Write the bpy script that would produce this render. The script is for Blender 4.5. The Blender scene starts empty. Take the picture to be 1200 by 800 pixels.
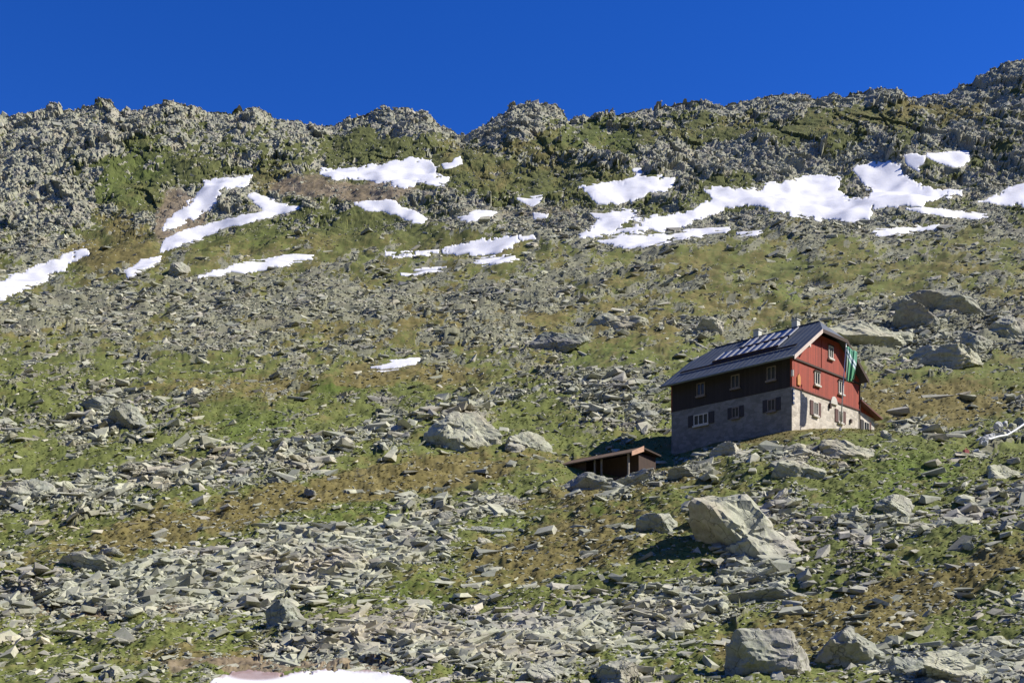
import bpy, bmesh, math, random
import numpy as np

F = 1300.0          # focal length, in units of a 1200 unit wide picture
HZ = 800.0          # height of the horizon in the same units (camera level, lens shifted up)
rng = np.random.default_rng(11)
random.seed(5)
scene = bpy.context.scene
COL = scene.collection

# ------------------------------------------------------------------ noise
_P = np.random.default_rng(3).permutation(4096).astype(np.int64)
_R = np.random.default_rng(4).random(4096)
_R2 = np.random.default_rng(5).random(4096)
_R3 = np.random.default_rng(6).random(4096)

def hsh(ix, iy, seed=0):
    return _P[(_P[(ix + seed * 131) & 4095] + iy * 7 + seed) & 4095]

def gnoise(x, y, seed=0):
    ix = np.floor(x).astype(np.int64); iy = np.floor(y).astype(np.int64)
    fx = x - ix; fy = y - iy
    ux = fx * fx * fx * (fx * (fx * 6 - 15) + 10); uy = fy * fy * fy * (fy * (fy * 6 - 15) + 10)
    def g(dx, dy):
        h = _R[hsh(ix + dx, iy + dy, seed)] * 2 * math.pi
        return np.cos(h) * (fx - dx) + np.sin(h) * (fy - dy)
    a = g(0, 0); b = g(1, 0); c = g(0, 1); d = g(1, 1)
    return ((a + (b - a) * ux) * (1 - uy) + (c + (d - c) * ux) * uy) * 1.5

def fbm(x, y, lam, octs=4, seed=0, gain=0.5):
    s = np.zeros_like(x); a = 1.0; t = 0
    for k in range(octs):
        s += a * gnoise(x / lam + 17.3 * k, y / lam - 9.1 * k, seed + k * 5); t += a
        a *= gain; lam *= 0.5
    return s / t * 1.6

def facets(x, y, lam, seed=0, tilt=1.0, stepw=0.6):
    """height field of tilted plates, one per Voronoi cell: reads as broken rock"""
    X = x / lam; Y = y / lam
    ix = np.floor(X).astype(np.int64); iy = np.floor(Y).astype(np.int64)
    best = np.full(X.shape, 9.0); second = np.full(X.shape, 9.0); h = np.zeros_like(X)
    for dx in (-1, 0, 1):
        for dy in (-1, 0, 1):
            k = hsh(ix + dx, iy + dy, seed)
            cx = ix + dx + _R[k]; cy = iy + dy + _R2[k]
            d = (X - cx) ** 2 + (Y - cy) ** 2
            gx = (_R3[k] - .5) * 2 * tilt; gy = (_R[(k + 77) & 4095] - .5) * 2 * tilt
            hh = (_R2[(k + 31) & 4095] - .5) * 2 * stepw + gx * (X - cx) + gy * (Y - cy)
            m = d < best
            second = np.where(m, best, np.minimum(second, d))
            h = np.where(m, hh, h); best = np.where(m, d, best)
    edge = np.clip((np.sqrt(second) - np.sqrt(best)) * 5, 0, 1)
    return h * lam * 0.5, edge

def sstep(a, b, x):
    t = np.clip((x - a) / (b - a), 0, 1)
    return t * t * (3 - 2 * t)

# ------------------------------------------------------------------ base relief
YK = np.array([2, 8, 20, 35, 45, 52, 60, 66, 72, 80, 86, 92, 98, 104, 110, 118, 130, 150, 190, 240, 310, 400, 500, 600], float)
COLS = {
 -500: [1900,1075,910,848,806,768,722,690,655,622,596,570,548,530,512,492,464,432,398,372,350,335,305,225],
 0:    [1900,1075,910,848,806,765,716,684,654,618,594,570,550,530,513,492,466,436,400,374,352,334,306,228],
 300:  [1900,1075,910,848,806,765,716,682,652,616,592,568,548,528,510,490,464,434,396,368,344,322,285,212],
 600:  [1900,1075,910,848,806,768,722,692,664,630,606,583,562,541,520,498,468,435,396,366,338,308,276,205],
 720:  [1900,1075,910,848,808,770,724,690,656,612,584,580,566,546,524,500,468,434,396,364,334,304,270,200],
 790:  [1900,1075,910,848,810,772,722,684,642,598,570,560,548,538,530,508,472,434,394,362,332,302,268,200],
 850:  [1900,1075,910,848,812,774,720,680,636,590,562,541,523,518,508,494,470,434,396,362,330,300,266,200],
 930:  [1900,1075,910,848,812,776,716,668,626,578,548,526,507,500,492,486,468,432,396,360,330,300,266,200],
 1030: [1900,1075,910,848,812,772,700,648,616,574,548,527,510,505,505,498,480,446,402,364,332,302,268,196],
 1200: [1900,1075,910,848,808,748,676,620,604,574,556,538,523,512,504,494,476,446,402,364,332,300,264,180],
 1700: [1900,1075,910,848,806,700,600,560,545,530,520,510,500,492,485,476,460,430,390,350,320,290,250,160],
}
SKY = [(-600,150),(-200,138),(0,133),(30,132),(60,125),(85,122),(112,113),(128,116),(140,132),(160,129),(185,121),(215,124),(235,130),(262,132),(285,125),(300,126),(320,138),(350,142),(395,148),(410,136),(440,131),(475,126),(500,131),(515,145),(542,159),(565,145),(580,132),(600,115),(630,121),(655,124),(668,138),(690,140),(720,134),(760,124),(800,119),(850,117),(900,112),(960,108),(1000,106),(1050,106),(1085,111),(1105,110),(1125,97),(1160,86),(1200,73),(1300,45),(1700,-40)]
SKX = np.array([a for a, b in SKY], float); SKV = np.array([b for a, b in SKY], float)
RIDGE = 700.0
ck = sorted(COLS)
YT = np.geomspace(2, RIDGE, 600)

def pchip(xk, yk, x):
    h = np.diff(xk); d = np.diff(yk) / h
    m = np.zeros_like(yk)
    for i in range(1, len(xk) - 1):
        if d[i - 1] * d[i] > 0:
            w1 = 2 * h[i] + h[i - 1]; w2 = h[i] + 2 * h[i - 1]
            m[i] = (w1 + w2) / (w1 / d[i - 1] + w2 / d[i])
    m[0] = d[0]; m[-1] = d[-1]
    i = np.clip(np.searchsorted(xk, x) - 1, 0, len(h) - 1)
    t = (x - xk[i]) / h[i]
    return (yk[i] * (1 + 2 * t) * (1 - t) ** 2 + m[i] * h[i] * t * (1 - t) ** 2
            + yk[i + 1] * t * t * (3 - 2 * t) + m[i + 1] * h[i] * t * t * (t - 1))

PXT = np.arange(-600, 1801, 10.0)
_tab = []
for c in ck:                                     # heights (metres) along each column
    zk = (HZ - np.array(COLS[c], float)) / F * YK
    _tab.append((c, zk))
TAB = np.zeros((len(PXT), len(YT)))
_cx = np.array([c for c, z in _tab], float); _cz = np.array([z for c, z in _tab])
for i, p in enumerate(PXT):
    j = int(np.clip(np.searchsorted(_cx, p) - 1, 0, len(_cx) - 2))
    t = np.clip((p - _cx[j]) / (_cx[j + 1] - _cx[j]), 0, 1); t = t * t * (3 - 2 * t) * .5 + t * .5
    zk = _cz[j] * (1 - t) + _cz[j + 1] * t
    zr = (HZ - np.interp(p, SKX, SKV)) / F * RIDGE
    TAB[i] = pchip(np.append(YK, RIDGE), np.append(zk, zr), YT)
LY = np.log(YT)

def base_z(x, y):
    yy = np.clip(y, 2.0, RIDGE)
    px = np.clip(600 + F * x / np.maximum(y, 2.0), -600, 1799)
    a = (px + 600) / 10; ia = np.clip(a.astype(int), 0, len(PXT) - 2); fa = a - ia
    b = (np.log(yy) - LY[0]) / (LY[1] - LY[0]); ib = np.clip(b.astype(int), 0, len(YT) - 2); fb = b - ib
    z = ((TAB[ia, ib] * (1 - fb) + TAB[ia, ib + 1] * fb) * (1 - fa)
         + (TAB[ia + 1, ib] * (1 - fb) + TAB[ia + 1, ib + 1] * fb) * fa)
    return z - np.maximum(0, y - RIDGE) * 0.9

# undulation shared by everything that lies on the ground
HUT = (25.23, 100.0)
def near_hut(x, y):
    cx, cy = 25.23 + (6 - 6.5) * .707, 100 + (6 + 6.5) * .707
    d = np.hypot(x - cx, y - cy)
    k = 1 - sstep(9, 17, d)
    k2 = 1 - sstep(5, 9, np.hypot(x - 10.5, y - 101))
    return np.maximum(k, k2 * .8)

def undul(x, y):
    far = np.clip(y / 300, .25, 1.6)
    a = fbm(x, y, 34, 3, 60) * 2.2 * far * sstep(40, 120, y)
    b = fbm(x, y * 1.5, 11, 3, 70) * .75 * np.clip(y / 120, .6, 2.2)
    c = fbm(x, y * 1.3, 90, 2, 80) * 5 * sstep(180, 450, y)
    edge = 1 - .75 * sstep(600, 690, y)
    return (a + b + c) * (1 - .92 * near_hut(x, y)) * edge

# ------------------------------------------------------------------ terrain grid
def rows():
    ys = [2.0]; s = 2.0
    while s < 36: s *= 1.06; ys.append(s)
    mid = (TAB[100] + TAB[160]) / 2
    v = mid / YT
    y = ys[-1]
    dv = 0.72 / F
    while y < RIDGE:
        g = (np.interp(y * 1.01, YT, v) - np.interp(y, YT, v)) / (y * .01)
        st = dv / max(g, 1e-9)
        st = min(max(st, y * .0011), y * .0042)
        y += st; ys.append(y)
    ys.append(RIDGE)
    for k in range(1, 26): ys.append(RIDGE + k * k * .55 + k * 1.0)
    return np.array(ys)
YS = rows()
u_in = np.linspace(-.50, .50, 1180)
u_l = -.50 - np.geomspace(.002, .9, 60); u_r = -u_l
US = np.concatenate([u_l[::-1], u_in, u_r])
NR, NC = len(YS), len(US)
GX = US[None, :] * YS[:, None]
GY = np.repeat(YS[:, None], NC, 1)
print("terrain grid", NR, NC, NR * NC)
BZ = base_z(GX, GY) + undul(GX, GY)
PX = 600 + F * GX / GY
PY = HZ - F * BZ / GY

# ------------------------------------------------------------------ painted masks of the ground cover (what grows where)
def blob(px, py, cx, cy, rx, ry, ang=0.0):
    a = math.radians(ang); dx = px - cx; dy = -(py - cy)
    u = dx * math.cos(a) + dy * math.sin(a); v = -dx * math.sin(a) + dy * math.cos(a)
    return np.exp(-((u / rx) ** 2 + (v / ry) ** 2) ** 1.3)

GRASS = [  # cx, cy, rx, ry, angle, amount
 (150,205,80,30,35,.9),(95,262,70,16,28,.6),(130,285,60,28,10,.9),(300,280,90,16,6,.8),(330,222,40,25,-20,.8),(230,175,60,14,10,.5),
 (700,162,55,20,-10,.9),(600,200,75,26,0,.7),(555,210,50,22,0,.8),(520,175,30,25,0,.4),(860,150,200,26,4,.8),(1080,135,90,22,12,.8),(440,168,60,16,0,.4),
 (460,285,50,16,0,.5),(420,255,60,18,0,.45),(1000,165,120,22,0,.5),(750,200,40,12,0,.3),(980,215,18,20,0,.4),
 (420,392,90,14,0,.5),(330,468,75,12,3,.8),(400,455,60,9,5,.9),(300,500,60,22,-5,.9),(470,440,90,10,0,.5),(200,445,90,12,0,.5),
 (880,345,160,13,0,.7),(740,398,80,14,22,.9),(690,432,60,10,15,.6),(900,312,140,14,-3,.6),(1080,465,150,34,0,.9),(1075,552,60,30,0,1.),
 (1180,440,60,20,0,.6),(100,545,70,12,0,.6),(560,565,110,16,8,.8),(400,572,170,22,12,1.1),(190,625,140,22,14,1.1),(60,632,70,12,0,.7),
 (40,465,60,12,0,.4),(620,585,70,16,10,.8),(660,640,150,42,14,1.2),(490,690,110,18,12,.8),(760,600,110,36,10,1.2),(760,690,110,24,0,.8),
 (1000,585,90,30,0,.9),(940,650,60,16,0,.4),(1060,700,200,30,20,1.3),(1140,640,100,20,10,.7),(940,740,90,30,15,1.1),(1080,750,60,24,0,.9),
 (60,770,120,14,0,.9),(200,730,100,10,0,.7),(430,600,60,20,0,.8),(540,625,80,20,10,.7),(900,515,110,12,6,1.),(1060,520,60,12,-10,.6),
 (820,765,60,22,0,1.),(970,790,90,10,0,.8),(1000,540,60,10,0,.5),(830,560,50,12,12,.8),(800,650,60,20,0,.8),(1150,560,60,12,0,.5),
 (880,420,30,20,0,.2),(570,525,60,8,0,.5),(690,520,80,12,0,.5),(500,500,30,20,0,.6),(640,470,60,8,0,.3),(30,720,80,10,0,.6)]
ROCK = [
 (880,182,150,20,0,.7),(1050,195,60,20,0,.5),(1150,150,80,50,0,.5),(760,150,60,14,0,.3),(960,125,160,10,3,.3),
 (40,215,70,75,0,1.1),(100,150,70,30,-20,1.),(215,150,70,25,-10,.7),(330,160,60,16,0,.5),(480,142,70,22,0,.9),(600,140,50,24,0,.8),(160,260,40,14,0,.5),
 (800,180,50,20,0,.6),(900,195,90,20,0,.7),(1040,165,40,16,0,.5),(1150,130,60,50,0,.4),(1170,230,50,25,0,.6),(40,290,70,25,20,.8),
 (250,235,70,25,30,.9),(330,240,50,14,0,.6),(430,225,90,14,0,.7),(620,260,120,20,0,.8),(720,280,100,14,0,.6),(1000,260,180,20,0,.8),
 (100,365,180,24,0,.8),(300,350,160,24,0,.7),(560,350,200,22,0,.7),(280,400,150,16,0,.5),(600,395,140,14,0,.6),(80,500,120,20,0,.6),
 (140,475,50,22,-10,.9),(250,545,160,22,6,1.),(400,515,100,16,15,.9),(60,585,110,16,0,.9),(700,455,80,20,5,1.),(740,480,50,20,0,.8),(540,492,40,26,0,1.2),
 (340,660,180,42,12,1.5),(120,690,160,18,8,1.),(450,755,130,26,0,1.3),(620,760,90,30,0,1.2),(700,735,60,30,0,.8),(540,595,80,10,8,.7),(560,605,90,8,14,.9),
 (460,640,50,22,10,.9),(870,610,60,36,0,1.2),(850,680,90,18,12,1.2),(980,620,80,14,0,.5),(1090,610,110,16,0,.8),(1130,780,110,26,0,1.5),(960,530,100,12,0,.8),
 (1110,395,110,30,0,1.1),(1140,360,90,16,0,.8),(1020,380,60,20,0,1.),(820,380,40,14,0,.8),(960,340,90,10,0,.5),(1150,330,80,12,0,.6),(1160,580,60,14,0,.9),
 (850,545,50,14,10,.6),(740,570,70,12,14,.8),(1160,525,60,14,20,1.),(1080,505,50,10,0,.6),(700,700,60,10,0,.4),(800,720,70,22,0,.7),(1180,480,40,12,20,.5)]
BROWN = [
 (400,572,190,18,12,.8),(190,622,150,22,14,.8),(660,640,150,36,14,.75),(1060,700,200,26,20,1.),(940,735,90,26,15,.9),(470,440,140,14,0,.6),(250,455,120,14,0,.5),
 (1080,470,150,30,0,.75),(100,705,170,14,0,.8),(330,770,160,10,0,1.),(560,380,300,40,0,.25),(130,285,60,25,0,.5),(330,215,60,22,0,.5),(150,250,40,26,0,.4),
 (900,512,110,10,6,.5),(1000,130,260,26,4,.35),(620,190,140,40,0,.35),(870,505,60,10,0,.5),(700,575,120,14,10,.5),(800,560,50,10,10,.7),(520,560,160,14,8,.6),(1100,125,60,18,0,.3)]
DIRT = [(120,712,130,9,0,.9),(330,778,150,8,0,1.3),(40,695,60,8,0,.5),(300,735,60,6,0,.4),(215,250,26,36,-10,1.),(440,225,120,12,0,.5),(370,215,80,16,0,.5),(330,300,160,16,0,.3),(640,250,120,18,0,.4),(1060,230,120,20,0,.4),(700,460,60,8,0,.2),(520,700,40,5,0,.3)]
BRIGHT = [(1075,552,50,26,0,.8),(400,455,60,9,5,.9),(740,605,60,22,0,.9),(300,500,50,20,0,.5),(420,600,60,18,0,.5),(700,162,50,18,0,.5),(150,205,70,24,35,.4),(300,285,90,12,6,.4),
 (560,600,60,20,0,.5),(1010,590,50,16,0,.7),(1040,620,40,14,0,.6),(740,398,70,12,22,.5),(820,775,50,20,0,.5),(880,660,40,12,0,.4),(900,345,140,10,0,.3),(490,690,90,14,10,.5)]

def paint(lst, px, py):
    s = np.zeros_like(px)
    for b in lst:
        cx, cy, rx, ry, an, am = b
        m = (np.abs(px - cx) < 2.2 * max(rx, ry)) & (np.abs(py - cy) < 2.2 * max(ry, rx * abs(math.sin(math.radians(an))) + ry))
        if m.any(): s[m] += am * blob(px[m], py[m], cx, cy, rx, ry, an)
    return s

wx = PX + 26 * fbm(PX, PY, 60, 3, 200); wy = PY + 9 * fbm(PX, PY * 2, 50, 3, 210)
mG = paint(GRASS, wx, wy); mR = paint(ROCK, wx, wy); mB = paint(BROWN, wx, wy)
mD = paint(DIRT, wx, wy); mH = paint(BRIGHT, wx, wy)
lg = np.log(GY)
# break-up whose grain grows with distance like the picture's: patches of 60, 25, 9 picture units
def brk(seed, l0):
    return fbm(PX, (PY + .16 * PX) * 2.0, l0 * 1.25, 4, seed, .6)
vegf = .42 * mG - .58 * mR + .25 + .17 * (1 - sstep(90, 140, GY)) + .50 * brk(300, 60) + .52 * brk(320, 22) + .42 * brk(340, 7)
vegf += .40 * sstep(450, 560, GY) * brk(350, 5) - .17 * sstep(560, 640, GY) * (PX > 560) - .05 * sstep(130, 200, GY) * (1 - sstep(430, 500, GY)) - .45 * sstep(672, 696, GY) - .0 * sstep(430, 560, GY)
VEG = sstep(-.10, .30, vegf)
BRN = np.clip(mB * .9 + .24 * sstep(140, 200, GY) - .34 * sstep(470, 560, GY) + .08 + .30 * brk(360, 40) + .2 * brk(380, 12) + .05, 0, 1)
BRT = np.clip(mH + .25 * brk(400, 40) - .05, 0, 1)
DRT = np.clip(mD * 1.5 + .25 * brk(420, 30) - .15, 0, 1)

# ------------------------------------------------------------------ snow outlines
SNOW = [
 ("long white snow streak running downhill at the left edge", [(-60,372),(0,330),(30,317),(62,303),(90,292),(104,291),(100,300),(80,312),(50,330),(20,342),(0,350),(-60,385)]),
 ("upper half of the forked snow patch on the left slope, slanting down to a point", [(188,268),(205,250),(222,236),(238,222),(238,212),(262,209),(296,206),(290,216),(262,222),(256,230),(250,243),(225,257),(205,266),(193,270)]),
 ("long thin snow band under the forked patch, ending in a bulge on its right", [(188,294),(194,280),(215,271),(250,261),(285,253),(312,248),(300,238),(290,229),(298,226),(315,234),(332,240),(350,243),(330,250),(300,258),(262,266),(235,279),(210,286)]),
 ("short snow sliver between the left streak and the long thin band", [(146,318),(160,309),(175,303),(188,302),(178,310),(162,318),(150,324)]),
 ("thin ragged snow strip below the left gully, its right end pointed", [(232,325),(258,316),(275,310),(300,305),(330,301),(358,297),(370,299),(352,305),(325,311),(300,318),(270,320),(250,323)]),
 ("broad snow patch high under the middle crags, its lower edge pointed", [(374,203),(376,197),(392,199),(420,196),(440,193),(468,188),(482,184),(505,189),(513,196),(512,205),(526,209),(520,216),(490,214),(474,221),(455,216),(430,211),(412,209),(395,211)]),
 ("tiny snow dab right of the broad middle patch", [(518,193),(530,191),(532,187),(539,184),(541,190),(534,194),(520,196)]),
 ("narrow snow wedge below the broad middle patch, tapering right", [(416,238),(432,236),(452,233),(463,236),(470,243),(488,248),(500,256),(494,261),(478,257),(460,250),(440,246),(424,243)]),
 ("small pointed snow patch below the rocky notch", [(606,231),(620,232),(635,230),(632,237),(622,241),(612,237)]),
 ("faint snow strip between the notch patch and the wide lower band", [(623,250),(642,251),(640,255),(626,255)]),
 ("small ragged snow spot left of the notch patch", [(537,255),(548,252),(558,247),(570,246),(582,249),(568,253),(558,257),(548,259)]),
 ("wide lens of snow on the bench below the middle slope", [(452,296),(470,297),(490,295),(512,292),(532,288),(560,281),(585,277),(604,273),(608,281),(600,289),(585,296),(568,299),(540,298),(515,297),(480,300),(458,299)]),
 ("small snow tail to the right of the wide lens", [(608,276),(625,274),(628,278),(612,281)]),
 ("thin snow line beneath the right half of the wide lens", [(555,306),(580,302),(600,299),(612,300),(600,304),(575,308),(560,309)]),
 ("very thin snow line beneath the left half of the wide lens", [(470,320),(490,315),(520,311),(545,309),(530,313),(500,318),(478,321)]),
 ("thin lone snow streak on the open boulder slope", [(434,430),(450,426),(470,423),(492,420),(486,425),(465,430),(446,433)]),
 ("upper snow shelf below the dark right crags, with a spike on top", [(678,218),(700,216),(725,212),(742,208),(742,198),(750,197),(752,206),(770,207),(790,208),(791,216),(780,224),(770,226),(762,224),(748,232),(735,236),(715,240),(700,243),(696,232)]),
 ("sloping snow tongue between the upper shelf and the snowfield", [(676,276),(690,268),(700,256),(692,250),(712,250),(722,247),(748,246),(742,254),(730,264),(716,272),(700,276),(684,279)]),
 ("largest snowfield of the right slope, broad and torn along its lower edge", [(740,256),(770,253),(800,250),(820,240),(836,233),(826,221),(845,219),(870,222),(892,222),(900,215),(925,212),(940,207),(965,206),(985,208),(982,222),(995,234),(1012,232),(1022,222),(1002,205),(1000,195),(1020,190),(1042,188),(1056,191),(1058,206),(1075,215),(1100,222),(1132,224),(1118,230),(1095,233),(1080,240),(1050,242),(1020,244),(1018,258),(990,260),(960,257),(930,252),(905,246),(890,240),(875,240),(850,244),(840,250),(820,256),(798,266),(778,270),(745,272),(715,273),(735,266),(760,262),(745,259)]),
 ("snow strip under the left end of the largest snowfield", [(700,283),(730,276),(760,277),(800,272),(830,268),(855,266),(850,272),(820,276),(790,280),(760,287),(735,290),(715,286)]),
 ("forked little snow patch above the largest snowfield", [(1058,181),(1068,179),(1084,181),(1082,190),(1074,194),(1077,202),(1070,198),(1062,190)]),
 ("rounded snow patch right of the forked one", [(1086,181),(1100,179),(1120,177),(1134,179),(1136,188),(1128,194),(1112,194),(1100,189)]),
 ("slim snow sliver off the lower right of the largest snowfield", [(1058,244),(1080,242),(1110,246),(1140,250),(1158,253),(1140,256),(1110,253),(1080,249)]),
 ("thin snow line lowest beneath the largest snowfield", [(1022,271),(1050,268),(1080,266),(1100,264),(1098,268),(1070,271),(1030,275)]),
 ("snow patch cut by the right edge of the picture", [(1146,236),(1165,230),(1176,222),(1200,214),(1250,205),(1250,245),(1200,241),(1170,240)]),
 ("small snow bar right of the strip under the snowfield", [(862,272),(880,270),(893,270),(886,274),(868,275)]),
 ("flat snow patch with stained edge at the bottom of the slope", [(250,795),(275,787),(300,786),(330,789),(380,785),(430,786),(470,791),(485,800),(490,822),(380,835),(270,825),(245,805)]),
]
def inpoly(px, py, poly):
    inside = np.zeros(px.shape, bool); n = len(poly)
    for i in range(n):
        x1, y1 = poly[i]; x2, y2 = poly[(i + 1) % n]
        if y1 == y2: continue
        c = ((y1 > py) != (y2 > py)) & (px < (x2 - x1) * (py - y1) / (y2 - y1) + x1)
        inside ^= c
    return inside
def polydist(px, py, poly):
    d = np.full(px.shape, 1e9); n = len(poly)
    for i in range(n):
        x1, y1 = poly[i]; x2, y2 = poly[(i + 1) % n]
        dx, dy = x2 - x1, (y2 - y1)
        t = np.clip(((px - x1) * dx + (py - y1) * dy) / (dx * dx + dy * dy + 1e-9), 0, 1)
        d = np.minimum(d, np.hypot(px - x1 - t * dx, py - y1 - t * dy))
    return np.where(inpoly(px, py, poly), d, -d)

jx = PX + 4.2 * fbm(PX, PY * 1.6, 14, 4, 500, .7); jy = PY + 2.4 * fbm(PX, PY * 1.6, 10, 4, 520, .7)
HOLE = 4.5 * sstep(.22, .55, fbm(PX, PY * 2.2, 16, 4, 560, .65))
SD = np.full(PX.shape, -99.0)       # signed distance into the nearest snow patch
SNOWSEL = []
for lab, poly in SNOW:
    xs = [p[0] for p in poly]; ys_ = [p[1] for p in poly]
    m = (PX > min(xs) - 12) & (PX < max(xs) + 12) & (PY > min(ys_) - 10) & (PY < max(ys_) + 10)
    # only the sheet actually facing the viewer at that distance
    rr, cc = np.nonzero(m)
    r0, r1, c0, c1 = rr.min(), rr.max() + 1, cc.min(), cc.max() + 1
    sub = (slice(r0, r1), slice(c0, c1))
    k_ = 1.0 if polydist(PX[sub], PY[sub], poly).max() > 9 else .4
    d = polydist(PX[sub] + (jx[sub] - PX[sub]) * k_, PY[sub] + (jy[sub] - PY[sub]) * k_, poly)
    if k_ == 1.0: d = d - .8 * HOLE[sub] * (1 - sstep(3, 8, d))
    else: d = d + .4
    SD[sub] = np.maximum(SD[sub], d)
    SNOWSEL.append((lab, sub, d))

# ------------------------------------------------------------------ rough relief
cell = GY / F * 1.0
def lod(lam):           # fade an octave out where the grid is too coarse for it
    return sstep(1.6, 4.0, lam / (cell * 1.1))
rockish = 1 - VEG
snowflat = 1 - .95 * sstep(-7, -1, SD)
cliff = sstep(470, 600, GY) * (1 - .25 * VEG)
cliff *= 1 - .85 * sstep(.2, .6, DRT)
cliff = np.maximum(cliff, .8 * sstep(0.25, .8, blob(PX, PY, 1110, 385, 100, 30)) * .25)
DET = np.zeros_like(BZ)
# crags: plates measured on the wall itself (across and up), pushed out of the wall
CL = np.zeros_like(BZ)
ca, sa = math.cos(.5), math.sin(.5)
KX, KZ = GX * ca + BZ * sa, -GX * sa + BZ * ca
for lam, amp, sd in ((44, .34, 1), (20, .50, 2), (9.5, .60, 3), (5.0, .62, 4), (2.6, .60, 5), (1.5, .55, 6)):
    h, e = facets(KX * 1.2 + .45 * lam * gnoise(KX / lam, KZ / lam, sd + 50), KZ * .85 + .45 * lam * gnoise(KX / lam, KZ / lam, sd + 60), lam, 600 + sd, 1.0, .32)
    h = h - (1 - e) * lam * .05
    CL += h * amp * cliff * (0.45 + .75 * rockish) * lod(lam)
CL += cliff * fbm(KX, KZ, 34, 5, 640, .6) * 4.0
CL *= snowflat * .66
CREST = sstep(640, 690, GY)
CL *= (1 - .2 * CREST)
# the nearer slope: plates, slabs and banks
SLP = np.gradient(BZ, axis=0) / np.gradient(GY, axis=0)
near = (1 - sstep(480, 620, GY)) * (1 - .85 * sstep(.65, 1.2, SLP))
for lam, amp, sd in ((14, .16, 11), (6.0, .20, 12), (2.6, .22, 13), (1.2, .22, 14), (.55, .22, 15), (.27, .2, 16)):
    scl = np.clip(GY / 130, .55, 3.0) if lam > 5 else 1.0
    h, e = facets(GX + .3 * lam * gnoise(GX / lam, GY / lam, sd + 50), GY * 1.35 + GX * .25 + .3 * lam * gnoise(GX / lam, GY / lam, sd + 60), lam, 600 + sd, .8, .16)
    w = near * (.10 + .90 * rockish ** 1.5) * lod(lam)
    DET += h * amp * w * np.clip(scl, .5, 1.3)
# tussocks and hummocks in the grass
for lam, amp, sd in ((5.0, .28, 31), (1.7, .16, 32), (.7, .09, 33), (.33, .045, 34)):
    DET += near * VEG * lod(lam) * amp * fbm(GX, GY * 1.2, lam, 2, 700 + sd) * 1.2
DET *= snowflat * (1 - .85 * near_hut(GX, GY))
DET *= sstep(25, 40, GY) * .9 + .1
TY = GY - CL * .75
TZ = BZ + DET + CL * .55
BL = BZ.copy()
for k in range(28):
    BL[1:-1, 1:-1] = (BL[1:-1, 1:-1] * 2 + BL[:-2, 1:-1] + BL[2:, 1:-1] + BL[1:-1, :-2] + BL[1:-1, 2:]) / 6
_w = sstep(-5, -1, SD); TZ = TZ * (1 - _w) + (BL + DET * .1) * _w; TY = TY * (1 - _w) + GY * _w
# hollow the snow's bed a little
TZ -= .12 * np.clip(GY / 150, .3, 3) * sstep(-3, 1, SD)

# ------------------------------------------------------------------ materials
def newmat(name):
    m = bpy.data.materials.new(name); m.use_nodes = True
    nt = m.node_tree; nt.nodes.clear()
    o = nt.nodes.new('ShaderNodeOutputMaterial'); b = nt.nodes.new('ShaderNodeBsdfPrincipled')
    nt.links.new(b.outputs[0], o.inputs[0])
    return m, nt, b
def N(nt, t, **k):
    n = nt.nodes.new(t)
    for a, v in k.items():
        if a in n.inputs.keys() if isinstance(a, str) else False: n.inputs[a].default_value = v
        else: setattr(n, a, v)
    return n
def geo_pos(nt):
    return nt.nodes.new('ShaderNodeNewGeometry').outputs['Position']
def noise(nt, vec, scale, detail=3, rough=.55):
    n = nt.nodes.new('ShaderNodeTexNoise'); n.inputs['Scale'].default_value = scale
    n.inputs['Detail'].default_value = detail; n.inputs['Roughness'].default_value = rough
    nt.links.new(vec, n.inputs['Vector']); return n.outputs['Fac']
def ramp(nt, fac, stops, interp='LINEAR'):
    r = nt.nodes.new('ShaderNodeValToRGB'); nt.links.new(fac, r.inputs[0])
    e = r.color_ramp.elements; r.color_ramp.interpolation = interp
    while len(e) > 1: e.remove(e[0])
    e[0].position = stops[0][0]; e[0].color = (*stops[0][1], 1)
    for p, c in stops[1:]:
        q = e.new(p); q.color = (*c, 1)
    return r.outputs[0]
def mix(nt, fac, a, b, mode='MIX'):
    m = nt.nodes.new('ShaderNodeMix'); m.data_type = 'RGBA'; m.blend_type = mode
    for s, v in ((m.inputs[0], fac), (m.inputs[6], a), (m.inputs[7], b)):
        if isinstance(v, (int, float)): s.default_value = v
        elif isinstance(v, tuple): s.default_value = (*v, 1)
        else: nt.links.new(v, s)
    return m.outputs[2]
def math_(nt, op, a, b=0.0, clamp=False):
    m = nt.nodes.new('ShaderNodeMath'); m.operation = op; m.use_clamp = clamp
    for s, v in ((m.inputs[0], a), (m.inputs[1], b)):
        if isinstance(v, (int, float)): s.default_value = v
        else: nt.links.new(v, s)
    return m.outputs[0]
def attr(nt, name):
    a = nt.nodes.new('ShaderNodeAttribute'); a.attribute_name = name; return a.outputs['Fac']
def bump(nt, b, h, strength, dist):
    n = nt.nodes.new('ShaderNodeBump'); n.inputs['Strength'].default_value = strength; n.inputs['Distance'].default_value = dist
    nt.links.new(h, n.inputs['Height']); nt.links.new(n.outputs[0], b.inputs['Normal'])

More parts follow.
